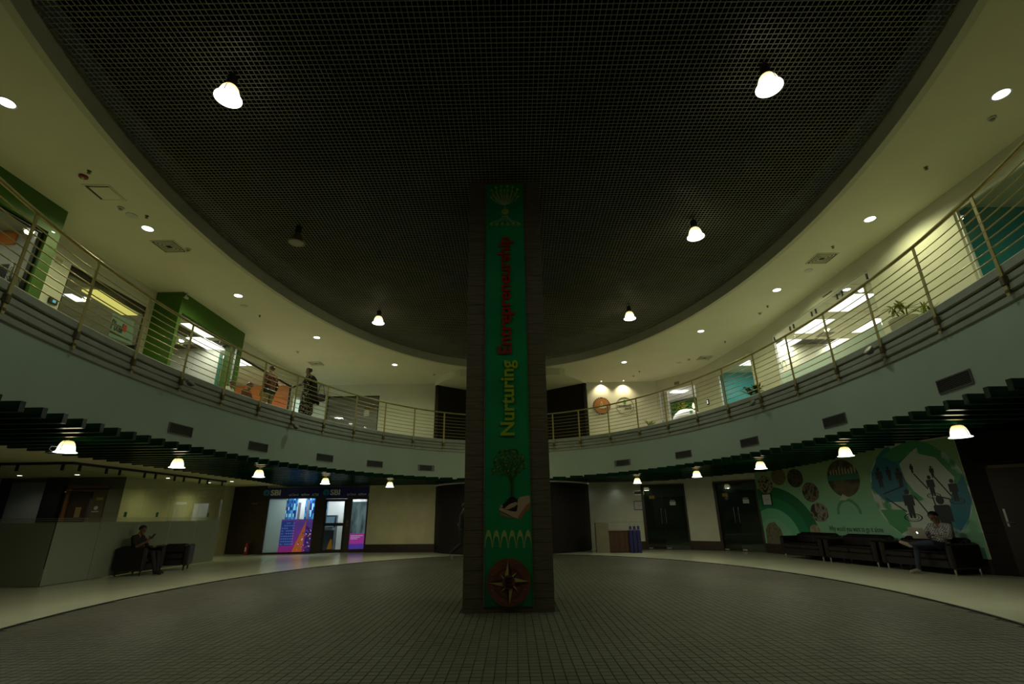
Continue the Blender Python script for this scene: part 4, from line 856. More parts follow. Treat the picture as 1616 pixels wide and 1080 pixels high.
# ------------------------------------------------------------------ lounge behind the glass partition (left)
GX, GY, GE = -10.3, 11.7, 18.15
Mfr2, nt_, _ = mat_film('partition_frost', (.42, .46, .36), .45, .15, .25)
M_part = mat_glass('partition_glass', (.93, .95, .92), 1.6)
part = thing('glass_partition', 'frameless glass partition frosted to chest height with dark top track', 'partition')
def yof(px): return float(atx(px, 800, GX)[1])
cuts = [GY] + [yof(p) for p in (165, 226, 274, 314)] + [GE]
for a, b in zip(cuts, cuts[1:]):
    pn = MB().box((GX - .006, a + .004, .01), (GX + .006, b - .004, 2.58)).build('glass_pane', M_part, part)
    MB().box((GX + .007, a + .006, .012), (GX + .009, b - .006, 1.3)).build('frost_film', Mfr2, pn)
    for z in (1.32, 1.36, 1.4): MB().box((GX + .007, a + .006, z - .012), (GX + .009, b - .006, z)).build('frost_stripe', Mfr2, pn)
    for yy in (a + .22, b - .22): MB().box((GX - .02, yy - .025, 2.45), (GX + .02, yy + .025, 2.585)).build('clip', M_gear, part)
for a, b in ((-16, -13.3), (-13.3, -11.8), (-11.8, GX)):
    pn = MB().box((a + .004, GY - .006, .01), (b - .004, GY + .006, 2.58)).build('glass_pane', M_part, part)
    MB().box((a + .006, GY - .009, .012), (b - .006, GY - .007, 1.3)).build('frost_film', Mfr2, pn)
    for z in (1.32, 1.36, 1.4): MB().box((a + .006, GY - .009, z - .012), (b - .006, GY - .007, z)).build('frost_stripe', Mfr2, pn)
    for xx in (a + .22, b - .22): MB().box((xx - .025, GY - .02, 2.45), (xx + .025, GY + .02, 2.585)).build('clip', M_gear, part)
MB().box((GX - .03, GY, 2.585), (GX + .03, GE, 2.64)).build('top_track', M_black, part); MB().box((-16, GY - .03, 2.585), (GX, GY + .03, 2.64)).build('top_track', M_black, part)
for px in (200, 250, 330):
    y = yof(px); t = tag(MB().box((GX + .01, y - .05, 1.42), (GX + .013, y + .05, 1.55)).build('glass_sticker', mat('sticker_green', (.02, .16, .03), .5), None), 'small dark green sticker on the glass partition, ' + {200: 'nearest the camera', 250: 'middle one', 330: 'far end'}[px], 'sticker', 'partition stickers')
struct(MB().box((-16, GY - .05, 2.64), (GX + .05, GY + .05, 2.8)).build('trim_3', M_wood), 'brown bulkhead above the front of the glass partition')
lw = struct(MB().box((-16, 16.0, 0), (-12.25, 16.12, 2.64)).build('wall_lounge', mat('lounge_wall', (.2, .19, .13), .6, var=.1, scale=2)), 'dim lounge wall with a brown door behind the glass')
ly = struct(MB().obox((-12.25, 16.0), (-11.9, 21.75), 0, 2.64, 0, .1).build('wall_lounge_side', M_cream), 'cream lounge wall seen through the glass partition')
for px0, px1, m, nm in ((0, 14, M_black, 'pilaster'), (72, 100, M_black, 'pilaster')):
    a, b = float(aty(px0, 790, 16)[0]), float(aty(px1, 790, 16)[0]); struct(MB().box((a, 15.85, 0), (b, 15.995, 2.64)).build('wall_pilaster', m), 'dark pilaster on the lounge wall, ' + ('left' if px0 < 20 else 'right') + ' of the grey board')
a, b = float(aty(15, 790, 16)[0]), float(aty(70, 790, 16)[0]); t = tag(MB().box((a, 15.93, .9), (b, 15.985, float(aty(50, 762, 16)[2]))).box((a + .03, 15.92, .93), (b - .03, 15.93, float(aty(50, 763, 16)[2]))).build('projection_board', mat('board_grey', (.34, .36, .36), .5)), 'large grey board on the lounge wall behind the glass', 'board')
a, b = float(aty(106, 790, 16)[0]), float(aty(170, 790, 16)[0]); zt_ = float(aty(140, 768, 16)[2])
dd = struct(MB().box((a + .1, 15.95, 0), (b - .06, 16, zt_ - .06)).build('door_4', mat('lounge_door', (.08, .05, .028), .4, var=.2, scale=3, stretch=(8, 8, 1))), 'brown lounge door in an orange frame behind the glass')
M_of = mat('door_frame_orange', (.32, .13, .04), .5)
MB().box((a, 15.9, 0), (a + .1, 16, zt_)).build('door_frame', M_of, dd); MB().box((a + .1, 15.9, zt_ - .06), (b, 16, zt_ + .03)).build('door_frame', M_of, dd)
xm = (a + b) / 2
MB().box((xm - .25, 15.94, 1.45), (xm - .08, 15.95, 1.75)).build('notice', mat('manila', (.45, .3, .12), .6), dd); MB().box((xm + .32, 15.94, 1.95), (xm + .52, 15.95, 2.03)).build('notice', mat('yellow_small', (.3, .25, .03), .6), dd); MB().prism(circle((xm + .37, 1.72), .06, 14), lambda u, v, d: (u, 15.95 - d, v), 0, .01).build('emblem', M_paper, dd); MB().box((xm + .26, 15.94, 1.6), (xm + .48, 15.95, 1.63)).build('emblem', M_paper, dd)
MB().box((xm + .12, 15.94, .9), (xm + .2, 15.95, 2.0)).build('push_plate', M_alu, dd)
for x_ in (-12.9, -14.6):  # two ceiling lights added to lift the lounge door and board
    t = thing('lounge_downlight', 'added fill light in front of the lounge ' + ('door' if x_ > -13 else 'board'), 'light', (x_, 14.9, 2.638)); MB().lathe([(.06, 0), (.075, -.008), (.075, 0)], n=16).build('trim_ring', M_paper, t); MB().lathe([(.055, -.009), (.055, -.006)], n=16).build('lens', M_down, t); light('SPOT', 'downlight_beam', t, (0, 0, -.03), 10, NEUT, .05, spot=150, blend=.8)
for p, lab_ in (((-11.35, 18.9, 2.638), 'far'), ((-11.35, 16.6, 2.638), 'added near')):  # the near light is added to brighten the cream wall
  t = thing('lounge_downlight', 'small lit downlight before the cream lounge wall, ' + lab_ + ' one', 'light', p); MB().lathe([(.06, 0), (.075, -.008), (.075, 0)], n=16).build('trim_ring', M_paper, t); MB().lathe([(.055, -.009), (.055, -.006)], n=16).build('lens', M_down, t); light('SPOT', 'downlight_beam', t, (0, 0, -.03), 26, WARM, .05, spot=150, blend=1)
p = atz(366, 760, 2.638); t = thing('lobby_downlight', 'small lit downlight beyond the end of the glass partition', 'light', p); MB().lathe([(.06, 0), (.075, -.008), (.075, 0)], n=16).build('trim_ring', M_paper, t); MB().lathe([(.055, -.009), (.055, -.006)], n=16).build('lens', M_down, t); light('SPOT', 'downlight_beam', t, (0, 0, -.03), 16, WARM, .05, spot=150, blend=1)

# ------------------------------------------------------------------ sofas and armchairs
def sofa(name, label, loc, rz, W, group, leg_m, depth=.8, cushions=2, back=.72, bt=.18):
    """front faces local -y; W = width along x"""
    t = thing(name, label, 'sofa' if cushions > 1 else 'armchair', loc, rz, group); D = depth / 2; aw = .14
    MB().rbox((-W / 2 + aw, -D + .02, .14), (W / 2 - aw, D, .3), .02).build('base', M_leather, t)
    for sx in (-1, 1): MB().rbox((sx * W / 2, -D, .12), (sx * (W / 2 - aw), D, .62 if cushions > 1 else .67), .04).build('arm', M_leather, t)
    MB().rbox((-W / 2 + aw, D - bt, .3), (W / 2 - aw, D, back), .04).build('backrest', M_leather, t)
    cw = (W - 2 * aw) / cushions
    for k in range(cushions): MB().rbox((-W / 2 + aw + k * cw + .004, -D, .3), (-W / 2 + aw + (k + 1) * cw - .004, D - bt, .43), .035).build('seat_cushion', M_leather, t)
    for k in range(cushions if bt > .15 else 0): MB().rbox((-W / 2 + aw + k * cw + .006, D - .3, .43), (-W / 2 + aw + (k + 1) * cw - .006, D - .17, back - .04), .04).build('back_cushion', M_leather, t)
    for sx in (-1, 1):
        for sy in (-1, 1): MB().lathe([(.018, 0), (.024, .14)], (sx * (W / 2 - .09), sy * (D - .08), 0), 10).build('leg', leg_m, t)
    return t
sd_ = np.array([.195, -1.0]) / math.hypot(.195, 1); srz = math.atan2(sd_[1], sd_[0])      # along the mural towards the camera
so_n = np.array([-sd_[1], sd_[0]])        # into the wall (to the right)
if so_n[0] < 0: so_n = -so_n
def sofa_at(s): q_ = np.array(MU0) + sd_ * s - so_n * .52; return (q_[0], q_[1], 0)
# local -y must face away from the wall: rotate so that local +y -> so_n
rzs = math.atan2(so_n[1], so_n[0]) - math.pi / 2
sofa('leather_sofa', 'dark leather two-seat sofa at the left end of the row under the mural', sofa_at(2.72), rzs, 1.64, 'sofas under the mural', M_chrome)
sofa('leather_sofa', 'dark leather two-seat sofa in the middle of the row under the mural', sofa_at(4.44), rzs, 1.64, 'sofas under the mural', M_chrome)
SOFA3 = sofa('leather_sofa', 'dark leather sofa under the globe with a man using a laptop', sofa_at(6.22), rzs, 1.74, 'sofas under the mural', M_chrome)
C1 = sofa('leather_armchair', 'dark armchair occupied by a man with a phone, beside the glass partition', (-9.86, 13.98, 0), R(90), .82, 'armchairs by the glass', M_gear, .8, 1, .7, .11)
C2 = sofa('leather_armchair', 'empty dark armchair facing the camera beside the glass partition', (-9.72, 15.15, 0), R(22), .86, 'armchairs by the glass', M_gear, .76, 1, .68)

# ------------------------------------------------------------------ desk with blue panels
dk_ = thing('reception_desk', 'small wood fronted reception desk with pale end and glass shelf', 'desk', (3.75, 19.55, 0), R(-6))
MB().rbox((-.75, -.3, .0), (-.28, .35, 1.02), .006).build('end_block', mat('desk_pale', (.17, .155, .1), .5, var=.1), dk_)
dwood = mat('desk_wood', (.06, .028, .014), .4, var=.35, scale=6, stretch=(8, 8, .6))
for k in range(6): MB().box((-.28 + k * .185 + .003, -.3, .03), (-.28 + (k + 1) * .185 - .003, -.27, .74)).build('front_board', dwood, dk_)
MB().box((-.28, -.27, .0), (.83, .3, .74)).build('carcass', M_wood, dk_); MB().box((-.28, -.33, .74), (.83, .35, .77)).build('desk_top', mat('desk_top', (.2, .19, .13), .35), dk_)
MB().box((-.2, -.28, 1.03), (1.05, .1, 1.042)).build('glass_shelf', mat_glass('shelf_glass', (.7, .8, .75), 1.45), dk_)
for k, x in enumerate((.45, .59, .73)):
    t = thing('queue_panel', 'tall blue panel on a thin stand in front of the desk, ' + ('left of three', 'middle of three', 'right of three')[k], 'panel', (3.75 + x, 19.14 - x * .1, 0), R(-6), 'blue panels by the desk')
    MB().rbox((-.062, -.012, .02), (.062, .012, 1.0 if 0 else .76), .008).build('sheet', mat('panel_blue', (.01, .013, .085), .4), t); MB().rbox((-.045, -.012, .78), (.045, .012, .9), .01).build('head', MATS['panel_blue'], t); MB().tube([(0, 0, .76), (0, 0, 1.06)], .008, 6).build('stand', M_alu, t); MB().box((-.06, -.06, 0), (.06, .06, .02)).build('foot', M_gear, t)

# ------------------------------------------------------------------ upper floor, left side
UZ = 4.1; OT = 6.55
def lY(px, py, X): return float(atx(px, py, X)[1])
def window(n, label, p0, p1, z0, z1, frame_m, glass=M_clear, mull=(), t0=0.0, fw=.05):
    L = float(np.linalg.norm(np.array(p1) - np.array(p0))); t = struct(link('window_%d' % n, None), label)
    for s0, s1, a, b in ((0, fw, z0, z1), (L - fw, L, z0, z1), (fw, L - fw, z1 - fw, z1), (fw, L - fw, z0, z0 + fw)): MB().obox(along(p0, p1, s0), along(p0, p1, s1), a, b, t0 - .03, t0 + .03).build('frame', frame_m, t)
    cs = [fw] + [m_ for m_ in mull] + [L - fw]
    for a, b in zip(cs, cs[1:]): MB().obox(along(p0, p1, a + .003), along(p0, p1, b - .003), z0 + fw, z1 - fw, t0 - .006, t0 + .006).build('pane', glass, t)
    return t
xb1, xw2, xb2, xw3 = -8.75, -9.5, -8.8, -9.2
# walls run from near to far; thickness lies on the room side (left of the walking direction +y is -x)
b1o = (4.0, 8.02); mb = MB(); wall(mb, (xb1, 2.0), (xb1, 8.25), UZ, 7.1, 0, .2, [(b1o[0] - 2, b1o[1] - 2, UZ, 6.5)]); struct(mb.build('wall_green_near', M_green), 'lime green box front at the far left of the balcony'); struct(MB().box((xw2, 8.15, UZ), (xb1 - .2, 8.25, 7.1)).build('wall_green_return', M_green), 'lime green return of the near box')
window(1, 'dark framed display window in the near green box', (xb1, b1o[0]), (xb1, b1o[1]), UZ, 6.5, M_black, t0=.1)
w2o = (lY(113, 418, xw2), 11.78); mb = MB(); wall(mb, (xw2, 8.25), (xw2, 11.92), UZ, 7.1, 0, .12, [(w2o[0] - 8.25, w2o[1] - 8.25, UZ, 6.57)]); struct(mb.build('wall_upper_left', M_white), 'cream balcony wall between the two green boxes')
window(2, 'office window with black lettering between the green boxes', (xw2, w2o[0]), (xw2, w2o[1]), UZ, 6.57, M_black, mull=(.95,), t0=.06)
b2o = (12.03, 14.98); mb = MB(); wall(mb, (xb2, 11.92), (xb2, 15.12), UZ, 7.1, 0, .2, [(b2o[0] - 11.92, b2o[1] - 11.92, UZ, OT)]); mb.box((xw2 - .1, 11.92, UZ), (xb2 - .2, 12.02, 7.1)); mb.box((xw3 - .1, 15.02, UZ), (xb2 - .2, 15.12, 7.1)); struct(mb.build('wall_green_box', M_green), 'lime green projecting box with a wide glass front')
window(3, 'wide glass front of the projecting green box', (xb2, b2o[0]), (xb2, b2o[1]), UZ, OT, M_alu, mull=(1.0, 2.0), t0=.1, fw=.03)
yo1 = lY(460, 620, xw3); yo0 = 15.5; yd1 = min(lY(512, 640, xw3), 21.75)
mb = MB(); wall(mb, (xw3, 15.12), (xw3, 22.0), UZ, 7.1, 0, .12, [(yo0 - 15.12, yo1 - 15.12, UZ, OT), (yo1 + .25 - 15.12, yd1 - 15.12, UZ, 6.2)]); struct(mb.build('wall_upper_far', M_white), 'cream balcony wall with the orange room opening')
window(4, 'dark framed opening to the orange room', (xw3, yo0), (xw3, yo1), UZ, OT, M_black, t0=.06)
xq0, xq1 = float(aty(515, 640, 21.9)[0]), float(aty(598, 640, 21.9)[0])
mb = MB(); wall(mb, (xw3, 21.9), (-3.35, 21.9), UZ, 7.1, 0, .12, [(xq0 - xw3, xq1 - xw3, UZ, 6.58)]); struct(mb.build('wall_upper_rear', M_white), 'cream rear balcony wall left of the core')
t = window(5, 'dim office window in the rear balcony wall', (xq0, 21.9), (xq1, 21.9), UZ, 6.58, M_black, M_clear, mull=((xq1 - xq0) * .56,), t0=.06)
a, b = float(aty(574, 652, 21.9)[0]), float(aty(582, 652, 21.9)[0]); MB().box((a, 21.935, float(aty(578, 657, 21.9)[2])), (b, 21.945, float(aty(578, 648, 21.9)[2]))).build('notice', M_paper, t); MB().box((a, 21.935, float(aty(578, 648, 21.9)[2]) + .06), (b + .25, 21.945, float(aty(578, 643, 21.9)[2]) + .06)).build('notice', mat('notice_olive', (.15, .13, .03), .5), t)
# rooms behind: shell
rp_ = atz(116, 471, 6.6); t = thing('office_strip_light', 'small bright ceiling light in the left office window', 'light', rp_); MB().box((-.12, -.2, 0), (.12, .2, .02)).build('diffuser', M_panel, t); MB().box((-.14, -.22, .02), (.14, .22, .035)).build('tray', M_alu, t); light('AREA', 'strip_light', t, (0, 0, -.03), 9, NEUT, .3)
M_room = mat('office_wall', (.6, .6, .52), .7)
struct(MB().box((-15, 2, UZ), (-14.9, 25, 7.1)).build('wall_office_left', M_room), 'pale rear wall of the left offices')
for y, nm in ((8.7, 'wall_partition_a'), (15.3, 'wall_partition_b')): struct(MB().box((-14.9, y, UZ), (xw2 - .13, y + .08, 7.1)).build(nm, M_room), ('office partition behind the near green box' if y < 9 else 'office partition beside the orange room'))
ro_ = struct(MB().box((-14.9, 24.4, UZ), (-3.2, 24.5, 7.1)).build('wall_office_rear', mat('dim_office', (.25, .25, .2), .8)), 'dim office wall behind the rear window'); struct(MB().box((-9.3, 22.05, 6.62), (-3.3, 24.4, 6.68)).build('ceiling_rear_office', mat('rear_ceiling', (.3, .3, .25), .8)), 'dim ceiling behind the rear window'); light('AREA', 'office_fill_light', ro_, (-6.6, 23.2, 6.58), 9, NEUT, .5)  # unseen area light added to lift the dim rear office
def tiled_ceiling(name, x0, x1, y0, y1, z, label, lights, lm, pw=.6, pl=1.2, ls=1.0, m=M_ctile):
    t = struct(MB().box((x0, y0, z + .03), (x1, y1, z + .06)).build(name, M_grout), label); tm_ = MB().box((-.291, -.291, 0), (.291, .291, .028)).mesh('ceiling_tile', m)
    nx, ny = int((x1 - x0) / .6), int((y1 - y0) / .6); used = set()
    for (lx, ly_) in lights:
        i, j = int((lx - x0) / .6), int((ly_ - y0) / .6); used |= {(i, j), (i, j + 1)}
        c = (x0 + i * .6 + .3, y0 + j * .6 + .6, z); MB().box((-.285, -.585, -.004), (.285, .585, .02)).build('light_panel', lm, t, c)
        if ls: light('AREA', 'panel_light', t, (c[0], c[1], z - .02), ls, (1, 1, .86), .5)
    for i in range(nx):
        for j in range(ny):
            if (i, j) not in used: link('ceiling_tile', tm_, t, (x0 + i * .6 + .3, y0 + j * .6 + .3, z))
    return t
zc = 6.64
Lp = [tuple(atz(px, py, zc)[:2]) for px, py in ((290, 511), (333, 540), (300, 566))]
tiled_ceiling('ceiling_office_left', -14.9, xw2 - .14, 8.8, 15.3, zc, 'tiled office ceiling on the left with light panels', Lp, M_panel, ls=L_OFFICE * .35, m=mat('ceiling_tile_dim', (.5, .5, .42), .8, var=.03))
tiled_ceiling('ceiling_green_box', xw2 - .12, xb2 - .2, 12.1, 15.0, zc, 'tiled ceiling inside the projecting green box', [], M_panel, ls=0)
tiled_ceiling('ceiling_orange_room', -14.9, xw3 - .14, 15.4, 21.8, zc, 'tiled ceiling of the orange room', [tuple(atz(382, 567, zc)[:2])], M_panel, ls=L_OFFICE * 2.4)
struct(MB().box((-14.9, 2.2, 6.56), (xb1 - .22, 8.1, 6.62)).build('ceiling_display', mat('display_ceiling', (.4, .4, .35), .7)), 'ceiling of the near display room')
# yellow light cove
a, b = atz(143, 459, 6.6), atz(205, 497, 6.6); cv = thing('light_cove', 'long glowing yellow cove light in the left office ceiling', 'light', (0, 0, 0))
MB().obox(a, b, 6.585, 6.63, -.2, .2).build('diffuser', M_panel_y, cv)
# display room content
xr = -10.4
dw = struct(MB().box((xr - .1, 2.2, UZ), (xr, 8.15, 6.56)).build('wall_display', mat('display_wall', (.55, .55, .5), .7, var=.06, scale=5)), 'pale grey back wall of the display room')
struct(MB().box((xr, 8.06, UZ), (xb1 - .21, 8.14, 6.56)).build('wall_display_end', MATS['display_wall']), 'pale grey end wall of the display room'); oxr = float(aty(38, 345, 8.05)[0]); tag(MB().box((xr + .01, 8.03, float(aty(15, 386, 8.05)[2])), (oxr, 8.058, 6.5)).box((xr + .01, 8.025, 6.5), (oxr, 8.058, 6.53)).build('orange_board', M_orange), 'orange board high on the display room wall', 'board')
y0_, y1_ = 5.0, 6.0; tag(MB().box((xr, y0_, lY(0, 0, 1) * 0 + float(atx(20, 412, xr)[2])), (xr + .03, y1_, 6.5)).box((xr, y0_, 6.5), (xr + .035, y1_, 6.52)).build('orange_board', M_orange), 'orange board high on the display room wall', 'board') if 0 else None
ymn = lY(10, 400, -10.0); tv = thing('display_screen', 'dark display screen on a slim stand in the near green box', 'screen', (float(aty(8, 410, 7.85)[0]), 7.85, UZ), R(90))
MB().rbox((-.03, -.16, .95), (.03, .24, 1.62), .01).build('screen', M_gear, tv); MB().box((-.035, -.2, .1), (.02, -.16, 1.66)).build('frame', M_alu, tv); MB().box((-.15, -.2, 0), (.15, .25, .03)).build('foot', M_alu, tv); MB().box((-.02, -.1, .03), (.02, 0, .95)).build('stand', M_alu, tv)
rnd = random.Random(11); wn1 = bpy.data.objects['window_1']
for k in range(22):
    yb_, zb_ = 7.28 + .7 * rnd.random(), 4.75; pts = []; a_, am = rnd.uniform(0, 6.28), rnd.uniform(.03, .09); le = rnd.uniform(.55, 1.0)
    for i in range(13):
        s = i / 12; pts.append((xb1 - .112, min(8.0, yb_ + am * math.sin(9 * s + a_) + .12 * s * math.cos(a_)), zb_ + le * s + am * .5 * math.sin(14 * s + a_)))
    MB().tube(pts, .005, 4).build('twig_decal', M_gear, wn1)
for px, py in ((63, 363), (81, 366)):
    p = atz(px, py, 6.556); t = thing('display_spot', 'bright spotlight in the display room ceiling, ' + ('left' if px < 70 else 'right') + ' of two', 'light', p, 0, 'display spotlights'); MB().lathe([(.05, 0), (.06, -.01), (.06, 0)], n=14).build('trim_ring', M_paper, t); MB().lathe([(.05, -.012), (.05, -.008)], n=14).build('lens', M_down, t); light('SPOT', 'spot_beam', t, (0, 0, -.03), 5, NEUT, .04, spot=130, blend=1)
light('AREA', 'display_light', dw, (-9.6, 6.8, 6.5), 7, NEUT, .6)
# lettering on the office glass, reader, small wall sign
wn2 = bpy.data.objects['window_2']
def WF(u, v, d): return (xw2 + .012 + d - .06, u, v)
def wp(px, py): p = atx(px, py, xw2 - .05); return float(p[1]), float(p[2])
MB().prism([wp(178, 494), wp(212, 508), wp(208, 545), wp(171, 530)], WF, 0, .002).build('film_panel', mat_film('film_mint', (.35, .5, .42), .5, .3)[0], wn2)
u0, v0 = wp(173, 520); u1, v1 = wp(192, 524); lettering('lettering', 'Pixel', M_black, wn2, WF, u0, u1, wp(180, 522)[1] , wp(180, 504)[1], .003, .006, .03)
u0, v0 = wp(192, 524); u1, v1 = wp(199, 520); MB().prism([(u0, wp(195, 524)[1]), (u1, wp(195, 524)[1]), (u1, wp(195, 512)[1]), (u0, wp(195, 512)[1])], WF, .003, .006).build('red_mark', mat('mark_red', (.4, .03, .02), .4), wn2)
MB().prism([(wp(173, 522)[0], wp(180, 528)[1]), (wp(207, 530)[0], wp(180, 528)[1]), (wp(207, 530)[0], wp(180, 525)[1]), (wp(173, 522)[0], wp(180, 525)[1])], WF, .003, .006).build('print_line', M_black, wn2)
p = atx(84, 476, xw2 + .03); t = thing('access_reader', 'black wall access reader with cyan screen on the left balcony wall', 'reader', (xw2, float(p[1]), float(p[2]))); MB().rbox((.002, -.1, -.06), (.045, .1, .06), .01).build('body', M_gear, t); MB().box((.045, -.03, -.025), (.048, .04, .03)).build('screen', mat_emit('cyan_screen', (.2, .75, .8), .5), t)
p = atx(93, 412, xw2); t = thing('room_sign', 'small pale room sign beside the near green box', 'sign', (xw2, float(p[1]), float(p[2]))); MB().box((.001, -.08, -.07), (.012, .08, .07)).build('plate', mat('sign_beige', (.5, .47, .3), .5), t); MB().box((.012, -.06, .01), (.014, .06, .02)).box((.012, -.06, -.03), (.014, .06, -.02)).build('print_line', M_steelgrille, t)
p = atz(282, 468, 7.0); t = thing('security_camera', 'small white security camera on the corner of the green box', 'camera', (xb2 + .06, 11.98, 6.98)); MB().lathe([(.03, .12), (.03, .1), (.012, .09), (.012, .0)], n=10).build('mount', M_paper, t); MB().rbox((-.03, -.09, -.05), (.03, .07, .01), .01).build('body', M_paper, t); MB().lathe([(.02, 0), (.02, .01)], n=10).build('lens', M_black, t, (0, -.09, -.02)).rotation_euler = (R(90), 0, 0)
# whiteboard and teal panel in the green box
yb = 15.0; t = tag(MB().box((-9.75, 12.32, 4.1), (-9.73, 12.36, 4.9)).box((-9.75, 12.94, 4.1), (-9.73, 12.98, 4.9)).box((-9.75, 12.3, 4.9), (-9.72, 13.0, 6.1)).box((-9.72, 12.33, 4.93), (-9.715, 12.97, 6.07)).build('glass_whiteboard', mat('board_mint', (.5, .56, .48), .4)), 'pale whiteboard inside the projecting green box', 'whiteboard')
xa, xb_ = -9.45, -9.02; tg = tag(MB().box((-9.4, lY(352, 560, -9.3), 4.1), (-9.3, 14.98, 6.35)).box((-9.3, lY(352, 560, -9.3), 4.1), (-9.29, 14.98, 4.2)).build('teal_screen', mat('screen_teal', (.03, .2, .13), .5)), 'green-teal screen panel inside the projecting green box', 'panel')
# orange wall
yor = yo1 + .02; struct(MB().box((-11.6, yor, UZ), (xw3 - .13, yor + .08, 6.6)).build('wall_orange', M_orange), 'bright orange partition wall in the upper left room')
t = thing('standing_screen', 'small pale screen with black frame near the orange wall', 'screen', (float(aty(418, 640, yor - .5)[0]), yor - .5, UZ)); MB().rbox((-.26, -.02, .7), (.26, .02, 1.35), .01).build('frame', M_gear, t); MB().box((-.22, -.024, .75), (.22, -.021, 1.3)).build('screen', mat('screen_pale', (.4, .5, .55), .3), t); MB().box((-.02, -.01, .02), (.02, .01, .7)).build('stand', M_gear, t); MB().box((-.2, -.15, 0), (.2, .15, .02)).build('foot', M_gear, t)
dlit = struct(MB().box((xw3 - .08, yo1 + .27, UZ), (xw3 - .07, yd1 - .02, 6.2)).build('window_6', mat_film('lit_frost', (.75, .85, .8), .7)[0]), 'glowing frosted glass panel behind the walkers'); light('AREA', 'panel_light', dlit, (xw3 - .9, (yo1 + yd1) / 2 + .3, 5.6), 40, (.9, 1, .92), .8, rot=(0, R(-90), 0))
# dark core recess on the upper floor with curved lowered soffit
cor = MB(); pts = [(-3.35, 21.0), (-1.75, 22.3), (1.55, 22.3), (3.2, 21.0)]
for a, b in zip(pts, pts[1:]): cor.obox(a, b, UZ, 6.8, 0, .1)
struct(cor.build('wall_core', M_core), 'dark boarded recess of the upper core behind the column')
struct(MB().box((-3.35, 21.0, UZ), (-3.25, 21.9, 6.8)).box((3.1, 21.0, UZ), (3.2, 22.1, 6.8)).build('wall_core_jamb', M_core), 'dark side jambs of the upper core recess')
arc2 = [(DC[0] + 3.52 * math.cos(t), max(19.62, 22.4 + 3.52 * math.sin(t))) for t in [math.pi + math.pi * k / 40 for k in range(41)]]
arc2 = [p for p in arc2]
struct(MB().prism(arc2, lambda u, v, d: (u, v, d), 6.8, 7.1).build('ceiling_core', M_soffit), 'lowered curved soffit in front of the upper core')
# ------------------------------------------------------------------ upper floor, right side
XR = 8.45
def rY(px, py): return float(atx(px, py, XR)[1])
ot0, ot1 = 4.4, rY(1506, 345); oo0, oo1 = rY(1369, 430), rY(1217, 532)
RT = 6.7
V = [(XR, 2.5), (XR, 16.3), (8.15, 18.95), (7.9, 20.35), (6.6, 22.05), (6.2, 22.1), (3.2, 22.1)]
# walking from near to far along +y the room side is to the right: thickness negative
mb = MB(); wall(mb, V[0], V[1], UZ, 7.1, -.12, 0, [(ot0 - 2.5, ot1 - 2.5, UZ, RT), (oo0 - 2.5, oo1 - 2.5, UZ, RT)])
struct(mb.build('wall_upper_right', M_white), 'long cream balcony wall on the right with office glazing')
L2 = float(np.linalg.norm(np.array(V[2]) - np.array(V[1]))); s0 = float(np.linalg.norm(online(1188, 590, V[1], V[2])[:2] - V[1])); s1 = float(np.linalg.norm(online(1134, 610, V[1], V[2])[:2] - V[1])); zt2 = float(online(1160, 578, V[1], V[2])[2])
mb = MB(); wall(mb, V[1], V[2], UZ, 7.1, -.12, 0, [(s0, s1, UZ, 6.5)]); struct(mb.build('wall_upper_bend', M_white), 'cream balcony wall with the small teal room opening')
struct(MB().obox(V[2], V[3], UZ, 7.1, -.12, 0).build('wall_upper_pier', M_white), 'cream wall pier with a card reader')
L4 = float(np.linalg.norm(np.array(V[4]) - np.array(V[3]))); e0 = float(np.linalg.norm(online(1106, 625, V[3], V[4])[:2] - V[3])); e1 = float(np.linalg.norm(online(1040, 640, V[3], V[4])[:2] - V[3])); print('entry', e0, e1, L4, s0, s1, L2)
e0 = max(e0, .12); e1 = min(e1, L4 - .03)
mb = MB(); wall(mb, V[3], V[4], UZ, 7.1, -.12, 0, [(e0, e1, UZ, 6.53)]); struct(mb.build('wall_upper_entry', M_white), 'cream wall around the bright entrance with green planting')
mb = MB(); mb.obox(V[4], V[5], UZ, 7.1, -.12, 0); mb.obox(V[5], V[6], UZ, 7.1, -.12, 0); struct(mb.build('wall_upper_emblems', M_white), 'cream rear balcony wall carrying two round emblems')
Mjw = mat('jamb_white', (.85, .86, .82), .5)
window(7, 'glazed front of the teal room at far right', (XR, ot0), (XR, ot1), UZ, RT, Mjw, mull=(1.3, 2.5), t0=-.06)
w8 = window(8, 'long frameless office glazing on the right', (XR, oo0), (XR, oo1), UZ, RT, Mjw, mull=(1.15, 2.3, 3.45), t0=-.06, fw=.02)
MB().box((XR + .02, oo0 + .05, UZ + .05), (XR + .024, oo1 - .05, 5.38)).build('frost_band', mat_film('frost_white', (.72, .82, .76), .55, .1)[0], w8)
for s in (.1, 1.05, 1.25, 2.2, 2.4, 3.35, 3.55, 4.5): MB().box((XR + .02, oo0 + s - .02, RT - .2), (XR + .05, oo0 + s + .02, RT - .06)).build('clip', M_gear, w8)
u0, u1 = lY(1248, 590, XR + .02), lY(1233, 595, XR + .02)
mb = MB(); c0 = (oo1 - .45, 5.45); 
for cx_ in (-.1, .14): band(mb, (c0[0] + cx_, c0[1]), .1, .125, lambda u, v, d: (XR - .055 - d * 0 + d - .03, u, v), 0, .003, 0, math.pi, 14, ry=2.2)
mb.build('logo_print', Mjw, w8)
window(9, 'narrow glazing of the small teal room', tuple(along(V[1], V[2], s0)), tuple(along(V[1], V[2], s1)), UZ, 6.5, Mjw, mull=((s1 - s0) * .45,), t0=-.06)
